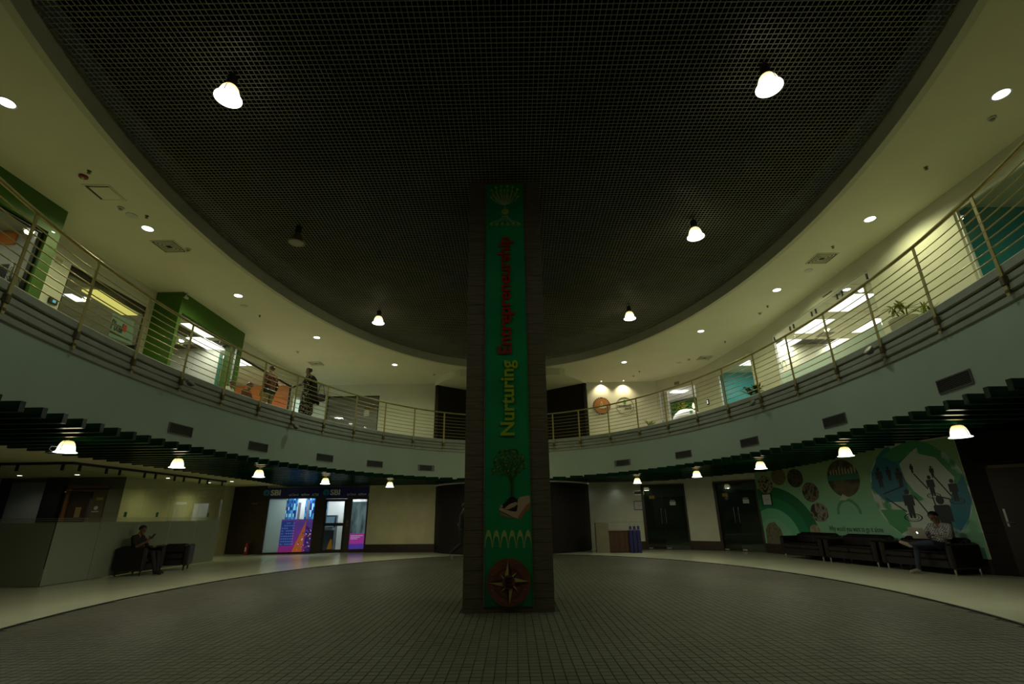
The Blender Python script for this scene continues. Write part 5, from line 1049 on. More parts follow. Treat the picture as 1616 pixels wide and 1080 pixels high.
# office room shell
struct(MB().box((14.2, 2.5, UZ), (14.3, 24, 7.1)).build('wall_office_right', mat('office_cream', (.66, .64, .48), .7)), 'cream rear wall of the right hand offices')
struct(MB().box((8.6, 8.25, UZ), (14.2, 8.35, 7.1)).build('wall_teal', M_teal), 'teal end wall of the far right room')
struct(MB().box((XR + .13, 16.3, UZ), (14.2, 16.4, 7.1)).build('wall_partition_c', MATS['office_cream']), 'cream partition between the office and the small teal room')
struct(MB().box((8.35, 19.0, UZ), (11, 19.1, 7.1)).box((10.3, 16.45, UZ), (10.4, 19.0, 7.1)).build('wall_teal_small', M_teal), 'teal walls of the small room on the right')
struct(MB().box((8.7, 2.6, 6.9), (14.2, 8.25, 6.95)).build('ceiling_teal_room', mat('teal_room_ceiling', (.6, .65, .52), .8)), 'pale ceiling of the teal room at far right')
struct(MB().box((8.3, 16.45, 6.6), (11, 19.0, 6.65)).build('ceiling_small_room', M_ctile), 'ceiling of the small teal room')
zr = 6.78
Rp = [tuple(atz(px, py, zr)[:2]) for px, py in ((1330, 478), (1283, 510), (1235, 540), (1334, 543), (1275, 572), (1390, 510))]
tiled_ceiling('ceiling_office_right', XR + .14, 14.2, 8.4, 16.2, zr, 'bright tiled office ceiling on the right with light panels', Rp, M_panel, ls=L_OFFICE)
for px, py in ((1336, 457), (1282, 522)):
    p = atz(px, py, zr - .002); t = thing('office_downlight', 'round lit downlight in the right office ceiling, ' + ('nearest' if px > 1300 else 'further') + ' of two', 'light', p, 0, 'office downlights'); MB().lathe([(.09, 0), (.11, -.008), (.11, 0)], n=18).build('trim_ring', M_paper, t); MB().lathe([(.085, -.01), (.085, -.006)], n=18).build('lens', M_down, t)
for px, py, k in ((1316, 464, 0), (1302, 528, 1)):
    p = atz(px, py, zr - .002); t = thing('office_diffuser', 'dark air diffuser in the right office ceiling, ' + ('nearest' if k == 0 else 'further') + ' of two', 'vent', p); MB().box((-.2, -.2, -.01), (.2, .2, 0)).build('backing', M_steelgrille, t)
    for q_ in range(4): MB().box((-.18 + q_ * .1, -.18, -.016), (-.14 + q_ * .1, .18, -.01)).build('blade', M_gear, t)
light('AREA', 'room_light', bpy.data.objects['ceiling_teal_room'], (11, 6.0, 6.88), 7, (.95, 1, .9), .8)
t = thing('small_room_panel', 'bright ceiling light panel in the small teal room', 'light', tuple(atz(1180, 573, 6.595))); MB().box((-.3, -.3, -.012), (.3, .3, 0)).build('diffuser', M_panel, t); light('AREA', 'panel_light', t, (0.2, 0, -.05), 20, (1, 1, .9), .5)
# bright entrance room
ang = math.atan2(V[4][1] - V[3][1], V[4][0] - V[3][0]); dv = np.array([math.cos(ang), math.sin(ang)]); nv = np.array([dv[1], -dv[0]])      # outwards, behind the wall
def EP(s, d, z): p = np.array(V[3]) + dv * s + nv * d; return (p[0], p[1], z)
def ebox(s0_, s1_, d0_, d1_, z0_, z1_, mb=None): mb = mb or MB(); return mb.hexa([EP(s0_, d0_, z0_), EP(s1_, d0_, z0_), EP(s1_, d1_, z0_), EP(s0_, d1_, z0_)][::-1], [EP(s0_, d0_, z1_), EP(s1_, d0_, z1_), EP(s1_, d1_, z1_), EP(s0_, d1_, z1_)][::-1])
Mew = mat('entry_white', (.85, .85, .83), .6)
mb = ebox(-.3, 4.4, 3.0, 3.1, UZ, 6.8); ebox(-.35, -.3, .14, 3.1, UZ, 6.8, mb); ebox(4.4, 4.45, .14, 3.1, UZ, 6.8, mb); struct(mb.build('wall_entry', Mew), 'white walls inside the bright entrance')
struct(ebox(-.3, 4.4, .14, 3.0, 6.7, 6.76).build('ceiling_entry', Mew), 'white ceiling inside the bright entrance')
t = thing('entry_panel', 'bright ceiling light panel inside the entrance', 'light', EP(1.75, 1.2, 6.69)); MB().box((-.35, -.25, -.012), (.35, .25, 0)).build('diffuser', M_panel, t); light('AREA', 'panel_light', t, (0, 0, -.03), 70, (1, .97, .88), .6)
t = thing('green_wall', 'leafy green planted wall with yellow flowers inside the entrance', 'plant wall'); ebox(1.95, 3.45, 2.86, 2.98, UZ, 6.66).build('backing', mat('moss_dark', (.02, .05, .01), .9), t)
rnd = random.Random(3)
for m, n_, sd in ((mat('moss_leaf', (.05, .16, .02), .7), 700, 0), (mat('moss_leaf_light', (.12, .25, .03), .7), 300, 1), (mat('moss_yellow', (.6, .5, .02), .6), 90, 2)):
    mb = MB()
    for _ in range(n_):
        s_, z_ = rnd.uniform(1.97, 3.43), rnd.uniform(5.2, 6.64)
        if sd == 2: s_, z_ = 2.75 + rnd.gauss(0, .16), 6.25 + rnd.gauss(0, .2)
        d_ = rnd.uniform(2.74, 2.85); r_ = rnd.uniform(.02, .05); a_ = rnd.uniform(0, 6.28)
        mb.add([EP(s_ + r_ * math.cos(a_), d_, z_ + r_ * math.sin(a_)), EP(s_ - .5 * r_ * math.sin(a_), d_ - .03, z_ + .5 * r_ * math.cos(a_)), EP(s_ - r_ * math.cos(a_), d_ + .02, z_ - r_ * math.sin(a_)), EP(s_ + .5 * r_ * math.sin(a_), d_ - .03, z_ - .5 * r_ * math.cos(a_))], [(0, 1, 2, 3)])
    stuff(mb.build('foliage', m, t))
t = thing('round_counter', 'round white reception counter with a small green leaf inside the entrance', 'counter', EP(1.5, 1.2, UZ)); MB().lathe([(.62, 0), (.62, 1.12), (.66, 1.14), (.66, 1.2), (.62, 1.35), (.5, 1.52), (.3, 1.66), (.05, 1.71)], n=32).build('counter', Mew, t); MB().rbox((-.06, -.62, 1.42), (.06, -.54, 1.54), .01).build('leaf_mark', mat('leaf_mark', (.1, .5, .1), .5), t)
t = thing('bulb_pendant', 'small glowing bulb hanging inside the entrance', 'lamp', EP(.85, .8, 5.75)); MB().lathe([(.02, .18), (.03, .14), (.06, .05), (.05, -.02), (.02, -.06)], n=14).build('bulb', mat_emit('bulb', (1, .85, .5), 3), t); MB().tube([(0, 0, .18), (0, 0, .94)], .006, 5).build('cord', M_gear, t)
for k, (sa_, sb_) in enumerate(((-.02, .3), (e1 - .35, e1 + .05))):
    t = thing('white_curtain', 'white curtain at the ' + ('right' if k == 0 else 'left') + ' side of the entrance', 'curtain', (0, 0, 0)); mb = MB(); n_ = 16
    for i in range(n_): 
        a_, b_2 = sa_ + (sb_ - sa_) * i / n_, sa_ + (sb_ - sa_) * (i + 1) / n_; ebox(a_, b_2, .22 + .02 * (i % 2), .25 + .02 * (i % 2), UZ, 6.6, mb)
    mb.build('cloth', Mew, t); ebox(sa_ - .02, sb_ + .02, .225, .255, 6.6, 6.63).build('rail', M_alu, t)
# table and stool seen at the left of the entrance
t = thing('high_table', 'small dark topped table with a glowing lamp base in the entrance', 'table', EP(2.5, .75, UZ)); MB().lathe([(.3, 1.2), (.3, 1.24)], n=20).build('top', M_gear, t); MB().lathe([(.03, .02), (.03, 1.2)], n=10).build('post', M_alu, t); MB().lathe([(.2, 0), (.2, .02)], n=16).build('base', M_alu, t)
# reader, small sign
p = online(1118, 635, V[2], V[3]); nn = np.array([-(V[3][1] - V[2][1]), V[3][0] - V[2][0]]); nn = nn / np.linalg.norm(nn); t = thing('card_reader', 'small black card reader with white screen beside the entrance', 'reader', (p[0], p[1], p[2]), math.atan2(nn[1], nn[0])); MB().rbox((.001, -.06, -.11), (.04, .06, .11), .015).build('body', M_gear, t); MB().box((.04, -.035, -.06), (.043, .035, .07)).build('screen', mat_emit('reader_screen', (.9, .95, 1), 1.1), t)
p = online(1068, 605, V[3], V[4]); fn_n = -nv
def SG(u, v, d): q_ = np.array(p[:2]) - dv * u + fn_n * d; return (q_[0], q_[1], p[2] + v)
t = thing('entrance_sign', 'small grey room sign above the bright entrance', 'sign'); MB().prism([(-.13, -.07), (.13, -.07), (.13, .07), (-.13, .07)], SG, .001, .012).build('plate', mat('sign_grey', (.3, .28, .2), .5), t); MB().box((0, 0, 0), (0, 0, 0)).prism([(-.1, -.02), (.1, -.02), (.1, .02), (-.1, .02)], SG, .012, .015).build('print_line', M_steelgrille, t)
# emblems on the rear wall
YW = 22.1
def RW(u, v, d): return (u, YW - .002 - d, v)
c = aty(949.5, 641, YW); r_ = float(aty(963.5, 641, YW)[0] - aty(936, 641, YW)[0]) / 2; c = (float(c[0]), float(c[2]))
em = thing('lamp_seal', 'round orange seal with dark ring and oil lamp motif on the rear wall', 'emblem')
MB().prism(circle(c, r_, 40), RW, 0, .03).build('ring', mat('seal_maroon', (.09, .03, .04), .5), em); MB().prism(circle(c, r_ * .84, 40), RW, .03, .036).build('field', mat('seal_orange', (.5, .2, .045), .5), em)
Mse = mat('seal_cream', (.75, .68, .5), .5)
mb = MB()
for k in range(26):
    if k % 13 == 6: continue
    t_ = 2 * math.pi * k / 26 + .1; mb.prism(circle((c[0] + .92 * r_ * math.cos(t_), c[1] + .92 * r_ * math.sin(t_)), .022, 4), RW, .03, .034)
mb.build('ring_lettering', Mse, em)
sq = lambda a, b: (c[0] + a * r_, c[1] + b * r_)
MB().prism([sq(-.52, -.06), sq(.52, -.06), sq(.46, -.18), sq(.22, -.3), sq(-.22, -.3), sq(-.46, -.18)], RW, .036, .042).build('lamp_bowl', Mse, em); MB().prism([sq(-.3, -.34), sq(.5, -.34), sq(.5, -.38), sq(-.3, -.38)], RW, .036, .04).build('water_line', M_gear, em)
MB().prism([sq(0, .55), sq(.12, .25), sq(.14, .08), sq(0, -.04), sq(-.14, .08), sq(-.12, .25)], RW, .036, .04).build('flame', Mse, em); MB().prism([sq(0, .38), sq(.07, .2), sq(0, .02), sq(-.07, .2)], RW, .04, .043).build('flame_core', mat('flame_red', (.4, .03, .02), .5), em)
c2 = aty(986, 641, YW); c = (float(c2[0]), float(c2[2])); em = thing('leaf_emblem', 'round outlined emblem with green leaf and lettering on the rear wall', 'emblem')
band(MB(), c, r_ * .97, r_ * 1.02, RW, 0, .02, n=40).build('ring', mat('emblem_grey', (.3, .3, .25), .5), em)
MB().prism([sq(-.1, .75), sq(.12, .7), sq(.16, .35), sq(0, .2), sq(-.16, .4)], RW, 0, .02).build('leaf', mat('leaf_green', (.12, .4, .08), .5), em)
Mtx = mat('emblem_text', (.09, .09, .07), .5); lettering('lettering', 'research', Mtx, em, RW, c[0] - .85 * r_, c[0] + .75 * r_, c[1] - .12 * r_, c[1] + .2 * r_, 0, .015, .012); lettering('lettering', 'park', Mtx, em, RW, c[0] + .0 * r_, c[0] + .75 * r_, c[1] - .5 * r_, c[1] - .15 * r_, 0, .015, .012)
MB().prism([sq(-.6, -.32), sq(-.1, -.32), sq(-.12, -.5), sq(-.25, -.66), sq(-.45, -.66), sq(-.58, -.5)], RW, 0, .012).build('bowl', Mew, em)

# ------------------------------------------------------------------ plants
def leaf_mesh(l, w_, droop, m):
    mb = MB(); n_ = 5; vs = []; 
    for i in range(n_ + 1):
        s = i / n_; ww = w_ * math.sin(math.pi * min(.97, s * .85 + .12)); x = l * s * (1 - .15 * s * droop); z = l * (.75 * s - droop * s * s)
        vs += [(x, -ww, z), (x, 0, z - ww * .35), (x, ww, z)]
    fs = [(i * 3 + k, i * 3 + 3 + k, i * 3 + 4 + k, i * 3 + 1 + k) for i in range(n_) for k in range(2)]
    return MB().add(vs, fs).mesh('leaf', m, True)
M_lf = mat('leaf_yellowgreen', (.2, .26, .03), .45, var=.3, scale=20); M_ld = mat('leaf_dark', (.02, .05, .01), .4)
M_pot = mat('planter_white', (.55, .55, .45), .5)
def plant(name, label, loc, pot_h, pot_w, nl, ln, m, seed, wide=.02, stem=.25):
    t = thing(name, label, 'plant', loc, 0); rnd = random.Random(seed)
    MB().hexa([(-pot_w * .75, -pot_w * .75, 0), (pot_w * .75, -pot_w * .75, 0), (pot_w * .75, pot_w * .75, 0), (-pot_w * .75, pot_w * .75, 0)], [(-pot_w, -pot_w, pot_h), (pot_w, -pot_w, pot_h), (pot_w, pot_w, pot_h), (-pot_w, pot_w, pot_h)]).build('planter', M_pot, t)
    MB().box((-pot_w + .03, -pot_w + .03, pot_h), (pot_w - .03, pot_w - .03, pot_h + .005)).build('soil', mat('soil', (.02, .014, .01), .9), t)
    tops = [(rnd.uniform(-pot_w, pot_w) * .6, rnd.uniform(-pot_w, pot_w) * .6, pot_h + rnd.uniform(.4, 1) * stem) for _ in range(3)]
    for tp in tops: MB().tube([(tp[0] * .6, tp[1] * .6, pot_h), tp], .012, 5).build('stem', mat('stem_brown', (.06, .05, .02), .7), t)
    ms = [leaf_mesh(ln * k, wide, d, m) for k, d in ((1, .35), (.85, .7), (.7, .1))]
    for k in range(nl): o = link('leaf', ms[k % 3], t, tops[k % 3], rnd.uniform(0, 6.28)); o.rotation_euler = (0, rnd.uniform(-.55, .5), o.rotation_euler[2])
    return t
plant('potted_dracaena', 'spiky yellow-green plant in a tall pale planter by the right wall', (7.95, rY(1436, 500) - .45, UZ), .86, .2, 36, .34, M_lf, 2)
plant('potted_dracaena', 'lower spiky plant half hidden behind the slab edge near the planter', (7.95, rY(1461, 480) - .55, UZ), .5, .17, 27, .3, M_lf, 5)
plant('potted_rubber_plant', 'dark leafy plant standing below the office glazing', (7.9, 15.75, UZ), .7, .18, 30, .36, M_ld, 8, .06, .3)
plant('potted_palm', 'small yellow-green plant beside the entrance on the rear balcony', (float(aty(1024, 668, 21.2)[0]), 21.2, UZ), .62, .17, 27, .36, M_lf, 9, .025)
# ------------------------------------------------------------------ people: tapered limbs merged into one continuous skin
def capsule(p0, r0, p1, r1, n=12, k=4):
    p0, p1 = np.array(p0, float), np.array(p1, float); ax = p1 - p0; L = np.linalg.norm(ax); ax = ax / (L + 1e-9); up = np.array([0, 0, 1.0]) if abs(ax[2]) < .9 else np.array([1.0, 0, 0])
    x = np.cross(ax, up); x /= np.linalg.norm(x); y = np.cross(ax, x); rings = []
    for i in range(k): a = math.pi / 2 * (1 - i / k) * .98; rings.append((p0 - ax * r0 * math.sin(a), r0 * math.cos(a)))
    rings.append((p0, r0)); rings.append((p1, r1))
    for i in range(1, k + 1): a = math.pi / 2 * i / k * .98; rings.append((p1 + ax * r1 * math.sin(a), r1 * math.cos(a)))
    vs = [c + r * (x * math.cos(2 * math.pi * j / n) + y * math.sin(2 * math.pi * j / n)) for c, r in rings for j in range(n)]
    m = len(rings); fs = [(i * n + j, i * n + (j + 1) % n, (i + 1) * n + (j + 1) % n, (i + 1) * n + j) for i in range(m - 1) for j in range(n)] + [tuple(range(n))[::-1], tuple((m - 1) * n + j for j in range(n))]
    return vs, fs
class Body:
    def __init__(s): s.seg = []
    def cap(s, p0, r0, p1, r1, m): s.seg.append((np.array(p0, float), r0, np.array(p1, float), r1, m)); return s
    def chain(s, pts, rs, m):
        for i in range(len(pts) - 1): s.cap(pts[i], rs[i], pts[i + 1], rs[i + 1], m)
    def hand(s, w_, d, pn, side, m, curl=.5, size=1.0):
        """w_: wrist, d: direction of the fingers, pn: palm normal (where the palm looks), side: +1 if the thumb leaves towards cross(d, pn)"""
        w_ = np.array(w_, float); d = np.array(d, float); d /= np.linalg.norm(d); pn = np.array(pn, float); pn -= d * pn.dot(d); pn /= np.linalg.norm(pn); t = np.cross(d, pn) * side
        for o in (-.024, 0, .024): s.cap(w_ + d * .015 + t * o * .7, .017 * size, w_ + d * .08 * size + t * o, .0145 * size, m)
        for i, (o, L) in enumerate(((.033, .07), (.011, .08), (-.011, .074), (-.033, .058))):
            b = w_ + d * .085 * size + t * o; a1 = curl * .9; a2 = curl * 1.9; d1 = d * math.cos(a1) + pn * math.sin(a1); d2 = d * math.cos(a2) + pn * math.sin(a2); k = b + d1 * L * .55 * size
            s.cap(b, .0095 * size, k, .009 * size, m); s.cap(k, .009 * size, k + d2 * L * .5 * size, .0075 * size, m)
        b = w_ + d * .03 + t * .03; k = b + (d * .55 + t * .7 + pn * .35) * .04; s.cap(b, .0125, k, .011, m); s.cap(k, .011, k + (d * .85 + t * .2 + pn * .45) * .034, .0085, m)
    def head(s, c, f, skin, eye, scale=1.0):
        """c: centre of the skull, f: facing direction"""
        c = np.array(c, float); f = np.array(f, float); f /= np.linalg.norm(f); u = np.array([0, 0, 1.0]) - f * f[2]; u /= np.linalg.norm(u); r = np.cross(f, u); k = scale
        P = lambda a, b, d: c + (r * a + f * b + u * d) * k
        s.cap(P(0, -.025, .03), .078 * k, P(0, .02, .03), .074 * k, skin); s.cap(P(0, .02, -.03), .062 * k, P(0, .045, -.085), .036 * k, skin); s.cap(P(0, .08, -.005), .01 * k, P(0, .1, -.035), .014 * k, skin)
        for e in (-1, 1): s.cap(P(e * .078, -.01, .01), .014 * k, P(e * .08, -.012, -.025), .01 * k, skin); s.cap(P(e * .03, .076, .008), .011 * k, P(e * .034, .075, .008), .011 * k, eye); s.cap(P(e * .018, .083, .026), .006 * k, P(e * .046, .074, .026), .006 * k, 'hair')
        s.cap(P(-.018, .078, -.066), .007 * k, P(.018, .078, -.066), .007 * k, 'lip')
        return P
    def build(s, name, label, mats, loc, rz, voxel=.0075, group=None, cat='person'):
        mb = MB()
        for p0, r0, p1, r1, m in s.seg: mb.add(*capsule(p0, r0, p1, r1))
        me = mb.mesh('body_raw', []); o = bpy.data.objects.new('body_raw', me); COL.objects.link(o)
        rm = o.modifiers.new('r', 'REMESH'); rm.mode = 'VOXEL'; rm.voxel_size = voxel; sm = o.modifiers.new('s', 'SMOOTH'); sm.factor = .5; sm.iterations = 3
        bpy.context.view_layer.update(); out = bpy.data.meshes.new_from_object(o.evaluated_get(bpy.context.evaluated_depsgraph_get())); bpy.data.objects.remove(o); bpy.data.meshes.remove(me)
        names = list(dict.fromkeys(q[4] for q in s.seg)); out.materials.clear()
        for q in names: out.materials.append(mats[q])
        n = len(out.polygons); cen = np.zeros(n * 3); out.polygons.foreach_get('center', cen); cen = cen.reshape(-1, 3); best = np.full(n, 1e9); idx = np.zeros(n, int)
        for p0, r0, p1, r1, m in s.seg:
            ax = p1 - p0; t = np.clip(((cen - p0) @ ax) / (ax @ ax + 1e-12), 0, 1); dd = np.linalg.norm(cen - p0 - t[:, None] * ax, axis=1) - (r0 + (r1 - r0) * t); k = dd < best; best[k] = dd[k]; idx[k] = names.index(m)
        out.polygons.foreach_set('material_index', idx.tolist()); out.polygons.foreach_set('use_smooth', [True] * n); out.update()
        return tag(link(name, out, None, loc, rz), label, cat, group)
def hair(parent, P, m, long=False, seed=1):
    """cap of hair over the skull, P from Body.head"""
    mb = MB(); n, k = 20, 7; vs = []
    for i in range(k + 1):
        for j in range(n):
            a = 2 * math.pi * j / n; front = math.sin(a)        # +1 = forehead
            ph = (i / k) * (1.15 if front > .35 else (1.95 if front < -.2 else 1.45)); rr = .088 + .004 * math.sin(5 * a + i)
            vs.append(P(rr * math.sin(ph) * math.cos(a), -.004 + (rr + .016) * math.sin(ph) * math.sin(a), .032 + rr * math.cos(ph)))
    fs = [(i * n + j, i * n + (j + 1) % n, (i + 1) * n + (j + 1) % n, (i + 1) * n + j) for i in range(k) for j in range(n)]
    mb.add(vs, fs); return mb.build('hair', m, parent, smooth=True)
def torso(B, hipL, hipR, shL, shR, m, neck, skin, belly=1.0, rs=.062):
    hipL, hipR, shL, shR = [np.array(q, float) for q in (hipL, hipR, shL, shR)]; hc, sc = (hipL + hipR) / 2, (shL + shR) / 2; ax = sc - hc
    B.cap(shL, rs, sc + (shR - shL) * .1 + ax * .06, rs * .95, m); B.cap(shR, rs, sc - (shR - shL) * .1 + ax * .06, rs * .95, m)
    for q_, h_ in ((shL, hipL), (shR, hipR)):
        a = sc + (q_ - sc) * .52 - ax * .16; b = hc + (h_ - hc) * .75 + ax * .14
        B.cap(a, .105, (a + b) / 2, .098 * belly, m); B.cap((a + b) / 2, .098 * belly, b, .105 * belly, m)
    B.cap(hc + ax * .12, .11 * belly, hc + ax * .6, .105, m)
    B.cap(sc + ax * .02, .06, neck, .05, skin)
def arm(B, sh, el, wr, m_up, m_lo, skin, rs=(.058, .046, .04, .03)):
    B.cap(sh, rs[0], el, rs[1], m_up); B.cap(el, rs[1] * .98, wr, rs[3], m_lo)
def leg(B, hip, kn, an, toe, m, shoe, rs=(.092, .062, .06, .042)):
    hip, kn, an, toe = [np.array(q, float) for q in (hip, kn, an, toe)]
    B.cap(hip, rs[0], kn, rs[1], m); c = kn + (an - kn) * .35; B.cap(kn, rs[1], c, rs[2] * 1.02, m); B.cap(c, rs[2], an, rs[3], m)
    B.cap(an + (0, 0, -.03), .043, an + (toe - an) * .45 + (0, 0, -.01), .042, shoe); B.cap(an + (toe - an) * .4 + (0, 0, -.012), .042, toe, .034, shoe)
M_skin = mat('skin_brown', (.17, .085, .045), .55); M_eye = mat('eye_dark', (.02, .015, .012), .3); M_lip = mat('lip', (.14, .05, .035), .5); M_hair = mat('hair_black', (.008, .006, .005), .5)
M_darkcloth = mat('cloth_dark', (.007, .006, .007), .8); M_jeans = mat('cloth_jeans', (.02, .03, .055), .85, var=.2, scale=30); M_khaki = mat('cloth_khaki', (.2, .15, .075), .85, var=.1, scale=20); M_shoe = mat('shoe_pale', (.3, .26, .2), .6); M_shoed = mat('shoe_dark', (.015, .012, .01), .5); M_sand = mat('sandal_skin', (.12, .07, .04), .6)
def pattern(name, c0, c1, sc, kind='checker'):
    m = bpy.data.materials.new(name); m.use_nodes = True; nt = m.node_tree; b = nt.nodes['Principled BSDF']; b.inputs['Roughness'].default_value = .85
    tc = nt.nodes.new('ShaderNodeTexCoord')
    if kind == 'checker':
        n = nt.nodes.new('ShaderNodeTexChecker'); n.inputs['Scale'].default_value = sc; n.inputs[1].default_value = (*c0, 1); n.inputs[2].default_value = (*c1, 1); nt.links.new(tc.outputs['Object'], n.inputs[0]); nt.links.new(n.outputs[0], b.inputs['Base Color'])
    else:
        n = nt.nodes.new('ShaderNodeTexVoronoi'); n.inputs['Scale'].default_value = sc; nt.links.new(tc.outputs['Object'], n.inputs['Vector']); ramp_color(nt, [b.inputs['Base Color']], n.outputs['Distance'], [(.0, c1), (.28, c1), (.36, c0)])
    return m
SK = {'skin': M_skin, 'eye': M_eye, 'lip': M_lip, 'hair': M_hair}
# 1. man in plaid shirt on the balcony, standing half turned away
def standing(h=1.72): k = h / 1.72; return k
B = Body()
torso(B, (-.1, 0, .95), (.1, 0, .95), (-.19, 0, 1.42), (.19, 0, 1.42), 'shirt', (0, .02, 1.53), 'skin')
B.cap((-.09, 0, .94), .118, (.09, 0, .94), .118, 'shirt2')
P = B.head((0, .03, 1.63), (.15, 1, -.05), 'skin', 'eye')
leg(B, (-.09, 0, .9), (-.11, .05, .5), (-.12, .02, .08), (-.13, .2, .035), 'pants', 'shoe'); leg(B, (.09, 0, .9), (.11, .03, .5), (.12, -.06, .08), (.14, .12, .035), 'pants', 'shoe')
arm(B, (-.2, 0, 1.4), (-.26, -.03, 1.12), (-.25, .06, .88), 'shirt', 'shirt', 'skin'); B.hand((-.25, .065, .86), (0, .1, -1), (1, 0, 0), -1, 'skin')
arm(B, (.2, 0, 1.4), (.27, -.03, 1.12), (.26, .05, .88), 'shirt', 'shirt', 'skin'); B.hand((.26, .055, .86), (0, .1, -1), (-1, 0, 0), 1, 'skin')
pl = atz(431, 579, 5.83)
o = B.build('person', 'man in red plaid shirt and khaki trousers standing on the balcony', {**SK, 'shirt': pattern('plaid_red', (.16, .035, .02), (.02, .012, .015), 14), 'shirt2': mat('cloth_navy', (.012, .015, .04), .85), 'pants': M_khaki, 'shoe': M_shoed}, (pl[0], pl[1], UZ), R(75)); hair(o, P, M_hair)
# 2. woman in black shawl and patterned dress, walking to the left
B = Body()
torso(B, (-.09, 0, .92), (.09, 0, .92), (-.16, 0, 1.36), (.16, 0, 1.36), 'dress', (0, .02, 1.46), 'skin', 1.05, .056)
P = B.head((0, .04, 1.56), (0, 1, -.05), 'skin', 'eye', .97)
for a, r0, b, r1 in (((0, 0, .95), .17, (0, -.01, .6), .19), ((0, -.01, .6), .19, (0, 0, .25), .2), ((-.06, 0, .9), .14, (-.09, .02, .3), .16), ((.06, 0, .9), .14, (.08, -.04, .3), .16)): B.cap(a, r0, b, r1, 'dress')
for s_, an, to in ((-1, (-.09, .14, .08), (-.09, .3, .035)), (1, (.09, -.16, .1), (.09, -.02, .04))): B.cap((s_ * .08, 0, .35), .07, an, .04, 'dress'); B.cap(np.array(an) + (0, 0, -.03), .04, to, .03, 'shoe')
arm(B, (-.17, 0, 1.34), (-.2, .1, 1.1), (-.14, .38, 1.02), 'dress', 'dress', 'skin', (.052, .042, .038, .028)); B.hand((-.14, .39, 1.02), (.1, 1, -.15), (.6, 0, -.8), -1, 'skin', .8)
arm(B, (.17, 0, 1.34), (.24, -.12, 1.1), (.22, -.05, .86), 'dress', 'dress', 'skin', (.052, .042, .038, .028)); B.hand((.22, -.045, .84), (0, .15, -1), (-1, 0, 0), 1, 'skin')
pl = atz(493, 581, 5.77)
o = B.build('person', 'woman in black shawl and speckled dress walking left on the balcony', {**SK, 'dress': pattern('dress_speckle', (.008, .008, .008), (.5, .5, .38), 22, 'dots'), 'shoe': M_sand}, (pl[0] - .05, pl[1], UZ), R(95)); hair(o, P, M_hair)
# shawl: a draped sheet over back and shoulder
rows = [(1.4, .11, .2), (1.3, .17, .24), (1.1, .2, .26), (.9, .23, .28), (.72, .27, .3), (.55, .3, .31)]; vs = []; n = 18
for z, rb, rx in rows:
    for j in range(n + 1):
        a = math.pi * 1.22 + (math.pi * .92) * j / n; f = 1 + .06 * math.sin(j * 2.1 + z * 9); vs.append((rx * math.cos(a) * f, -.02 + rb * math.sin(a) * f * 1.15, z - (.05 * math.sin(j * .9) if z < .6 else 0)))
th = [(x * .95, y * .95, z) for x, y, z in vs]; N_ = len(vs); fs = []
for i in range(len(rows) - 1):
    for j in range(n): a = i * (n + 1) + j; fs += [(a, a + 1, a + n + 2, a + n + 1), (N_ + a, N_ + a + n + 1, N_ + a + n + 2, N_ + a + 1)]
MB().add(vs + th, fs).build('shawl', mat('shawl_black', (.004, .004, .005), .9), o, smooth=True)
bag = thing('shoulder_bag', 'dark blue bag carried at the hip of the walking woman', 'bag', (pl[0] + .36, pl[1] + .02, UZ + .6), R(95)); MB().rbox((-.05, -.14, 0), (.05, .14, .24), .03).build('body', mat('bag_navy', (.012, .012, .05), .6), bag); MB().tube([(0, -.1, .24), (0, -.05, .5), (0, .05, .5), (0, .1, .24)], .01, 5).build('strap', M_gear, bag)
hp = Matrix.Rotation(R(95), 3, 'Z') @ Vector((-.11, .47, .99)); ph = thing('handheld_phone', 'dark phone in the hand of the walking woman', 'phone', (pl[0] - .05 + hp[0], pl[1] + hp[1], UZ + hp[2] - .05), R(95)); MB().rbox((-.035, -.006, 0), (.035, .006, .14), .005).build('body', M_gear, ph); MB().box((-.03, .006, .01), (.03, .0075, .13)).build('screen', mat('screen_off', (.1, .1, .1), .2), ph)
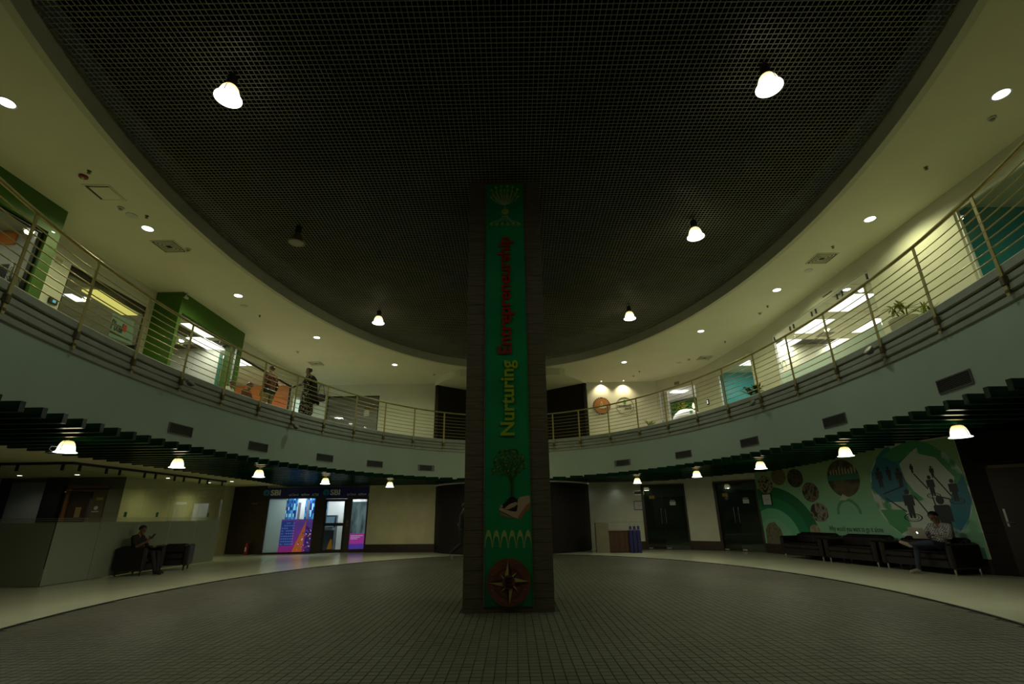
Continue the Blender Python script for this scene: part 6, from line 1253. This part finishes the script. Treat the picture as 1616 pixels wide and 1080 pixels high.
# 3. seated pair behind the slab edge on the left
for k, (px, py, zh, sc_, sh) in enumerate(((361, 606, 5.12, .86, M_paper), (376, 610, 5.29, 1.0, mat('cloth_rust', (.09, .02, .015), .8)))):
    pl = atz(px, py, zh); x, y = max(float(pl[0]) - .19 * sc_, -8.5), float(pl[1])
    ch = thing('visitor_chair', ('black chair under the seated man in a white shirt', 'black chair under the seated man in a rust shirt')[k], 'chair', (x, y, UZ), R(-90), 'balcony chairs'); MB().rbox((-.22, -.22, .42), (.22, .22, .47), .015).build('seat', M_gear, ch); MB().rbox((-.22, -.25, .5), (.22, -.22, .85), .012).build('backrest', M_gear, ch)
    for sx in (-1, 1):
        for sy in (-1, 1): MB().tube([(sx * .2, sy * .2, 0), (sx * .2, sy * .2, .43)], .012, 6).build('leg', M_chrome, ch)
    B = Body(); torso(B, (-.09, 0, .56), (.09, 0, .56), (-.18, -.02, 1.0), (.18, -.02, 1.0), 'shirt', (0, .02, 1.1), 'skin'); P = B.head((0, .05, 1.19), (.1, 1, -.35), 'skin', 'eye')
    for s_ in (-1, 1): leg(B, (s_ * .09, .02, .56), (s_ * .11, .44, .52), (s_ * .11, .45, .08), (s_ * .12, .6, .035), 'pants', 'shoe'); arm(B, (s_ * .19, -.02, .98), (s_ * .24, .08, .72), (s_ * .12, .3, .68), 'shirt', 'skin', 'skin'); B.hand((s_ * .12, .31, .68), (-s_ * .3, 1, 0), (0, 0, -1), -s_, 'skin')
    o = B.build('person', ('seated man in white shirt, left of the pair above the slab edge', 'seated man in rust shirt, right of the pair above the slab edge')[k], {**SK, 'shirt': sh, 'pants': M_darkcloth, 'shoe': M_shoed}, (x + .14, y, UZ), R(-90), .009); hair(o, P, M_hair); o.scale = ch.scale = (sc_, sc_, sc_)
# 4. man with phone in the armchair (local +y = forward = world +x)
B = Body()
torso(B, (-.1, -.14, .53), (.1, -.14, .53), (-.19, -.22, .97), (.19, -.2, .97), 'shirt', (0, -.17, 1.07), 'skin', 1.05); P = B.head((0, -.13, 1.165), (-.05, 1, -.2), 'skin', 'eye')
leg(B, (-.1, -.1, .53), (-.13, .36, .55), (-.13, .42, .09), (-.13, .6, .04), 'pants', 'shoe'); leg(B, (.1, -.1, .53), (.13, .38, .55), (.14, .55, .09), (.15, .73, .04), 'pants', 'shoe')
arm(B, (-.2, -.21, .95), (-.27, -.06, .7), (-.1, .16, .72), 'shirt', 'skin', 'skin'); B.hand((-.09, .17, .725), (.4, .8, .1), (0, -.1, -1), -1, 'skin')
arm(B, (.2, -.2, .95), (.27, -.02, .72), (.2, .2, .86), 'shirt', 'skin', 'skin'); B.hand((.2, .21, .875), (-.1, .55, .8), (-.4, -.8, .4), 1, 'skin', .75)
o = B.build('person', 'man in dark clothes sitting in an armchair, holding up a phone', {**SK, 'shirt': mat('shirt_black', (.006, .005, .006), .8), 'pants': mat('trousers_grey', (.01, .009, .01), .85), 'shoe': M_shoed}, (-9.82, 13.98, 0), R(-90)); hair(o, P, M_hair); o.scale = (.94, .94, .94)
ph = thing('handheld_phone', 'black phone held up by the man in the armchair', 'phone', (-9.82 + .27, 13.98 - .17, .875), R(-90)); b_ = MB().rbox((-.036, -.005, 0), (.036, .005, .145), .004).build('body', M_gear, ph); MB().box((-.032, -.0065, .008), (.032, -.005, .137)).build('screen', mat('screen_off2', (.02, .02, .022), .2), ph)
for c_ in ph.children: c_.rotation_euler = (R(-35), 0, 0)
# 5. man with laptop on the third sofa (local +y = forward, away from the wall)
sx_, sy_, _ = sofa_at(6.22); rzp = math.atan2(-so_n[1], -so_n[0]) - math.pi / 2; MO = np.array((sx_, sy_)) + sd_ * .42 - so_n * .12
B = Body()
torso(B, (-.1, -.06, .53), (.1, -.06, .53), (-.2, -.16, .96), (.19, -.13, .96), 'shirt', (0, -.1, 1.06), 'skin', 1.0); P = B.head((0, -.06, 1.155), (.25, 1, -.45), 'skin', 'eye')
leg(B, (.1, -.02, .53), (.16, .42, .56), (.2, .48, .09), (.22, .66, .045), 'pants', 'shoe'); leg(B, (-.1, -.02, .54), (-.2, .42, .64), (.12, .62, .6), (.24, .72, .64), 'pants', 'shoe')
arm(B, (-.21, -.15, .94), (-.3, .02, .74), (-.16, .24, .78), 'shirt', 'shirt', 'skin'); B.hand((-.155, .25, .785), (.3, 1, -.1), (0, 0, -1), -1, 'skin', .35)
arm(B, (.2, -.13, .94), (.3, .04, .74), (.14, .24, .78), 'shirt', 'shirt', 'skin'); B.hand((.135, .25, .785), (-.3, 1, -.1), (0, 0, -1), 1, 'skin', .35)
o = B.build('person', 'man in checked white shirt sitting on the sofa with a laptop on his knees', {**SK, 'shirt': pattern('shirt_check', (.42, .42, .4), (.1, .1, .1), 34), 'pants': M_jeans, 'shoe': M_shoe}, (MO[0], MO[1], 0), rzp); hair(o, P, M_hair)
ml = MO - so_n * .3; lt = thing('laptop', 'open silver laptop with glowing round mark on its lid', 'laptop', (ml[0], ml[1], .712), rzp); MB().rbox((-.17, -.1, 0), (.17, .14, .016), .004).build('base', mat('laptop_silver', (.32, .3, .27), .35, metal=.6), lt); MB().box((-.15, -.03, .016), (.15, .1, .018)).build('keyboard', M_gear, lt)
lid = MB().rbox((-.17, -.006, 0), (.17, .006, .235), .004).build('lid', MATS['laptop_silver'], lt, (0, .14, .014)); lid.rotation_euler = (R(-22), 0, 0); MB().prism(circle((0, .12), .022, 14, ry=.025), lambda u, v, d: (u, .0065 + d, v), 0, .001).build('lid_mark', mat_emit('lid_glow', (.9, .95, 1), 1.6), lid); MB().box((-.155, -.007, .015), (.155, -.0062, .222)).build('screen', mat_emit('laptop_screen', (.8, .9, 1), .25), lid)
# 6. walker half hidden by the column
B = Body(); torso(B, (-.1, 0, .95), (.1, 0, .95), (-.19, .04, 1.41), (.19, .04, 1.41), 'shirt', (0, .07, 1.52), 'skin'); P = B.head((0, .09, 1.62), (0, 1, -.1), 'skin', 'eye')
leg(B, (-.09, 0, .9), (-.1, .2, .52), (-.1, .12, .09), (-.1, .3, .04), 'pants', 'shoe'); leg(B, (.09, 0, .9), (.1, .0, .5), (.1, -.36, .22), (.1, -.3, .06), 'pants', 'shoe')
arm(B, (-.2, .04, 1.39), (-.26, -.08, 1.13), (-.24, .0, .88), 'shirt', 'skin', 'skin'); B.hand((-.24, .0, .86), (0, .15, -1), (1, 0, 0), -1, 'skin'); arm(B, (.2, .04, 1.39), (.26, .1, 1.13), (.24, .26, .92), 'shirt', 'skin', 'skin'); B.hand((.24, .27, .9), (0, .4, -1), (-1, 0, 0), 1, 'skin')
pl = atz(725, 885, 0)
o = B.build('person', 'man in dark striped shirt walking half hidden behind the column', {**SK, 'shirt': pattern('shirt_stripe', (.008, .007, .007), (.018, .016, .015), 20), 'pants': M_darkcloth, 'shoe': M_shoe}, (pl[0] + .05, pl[1], 0), R(-75)); hair(o, P, M_hair)
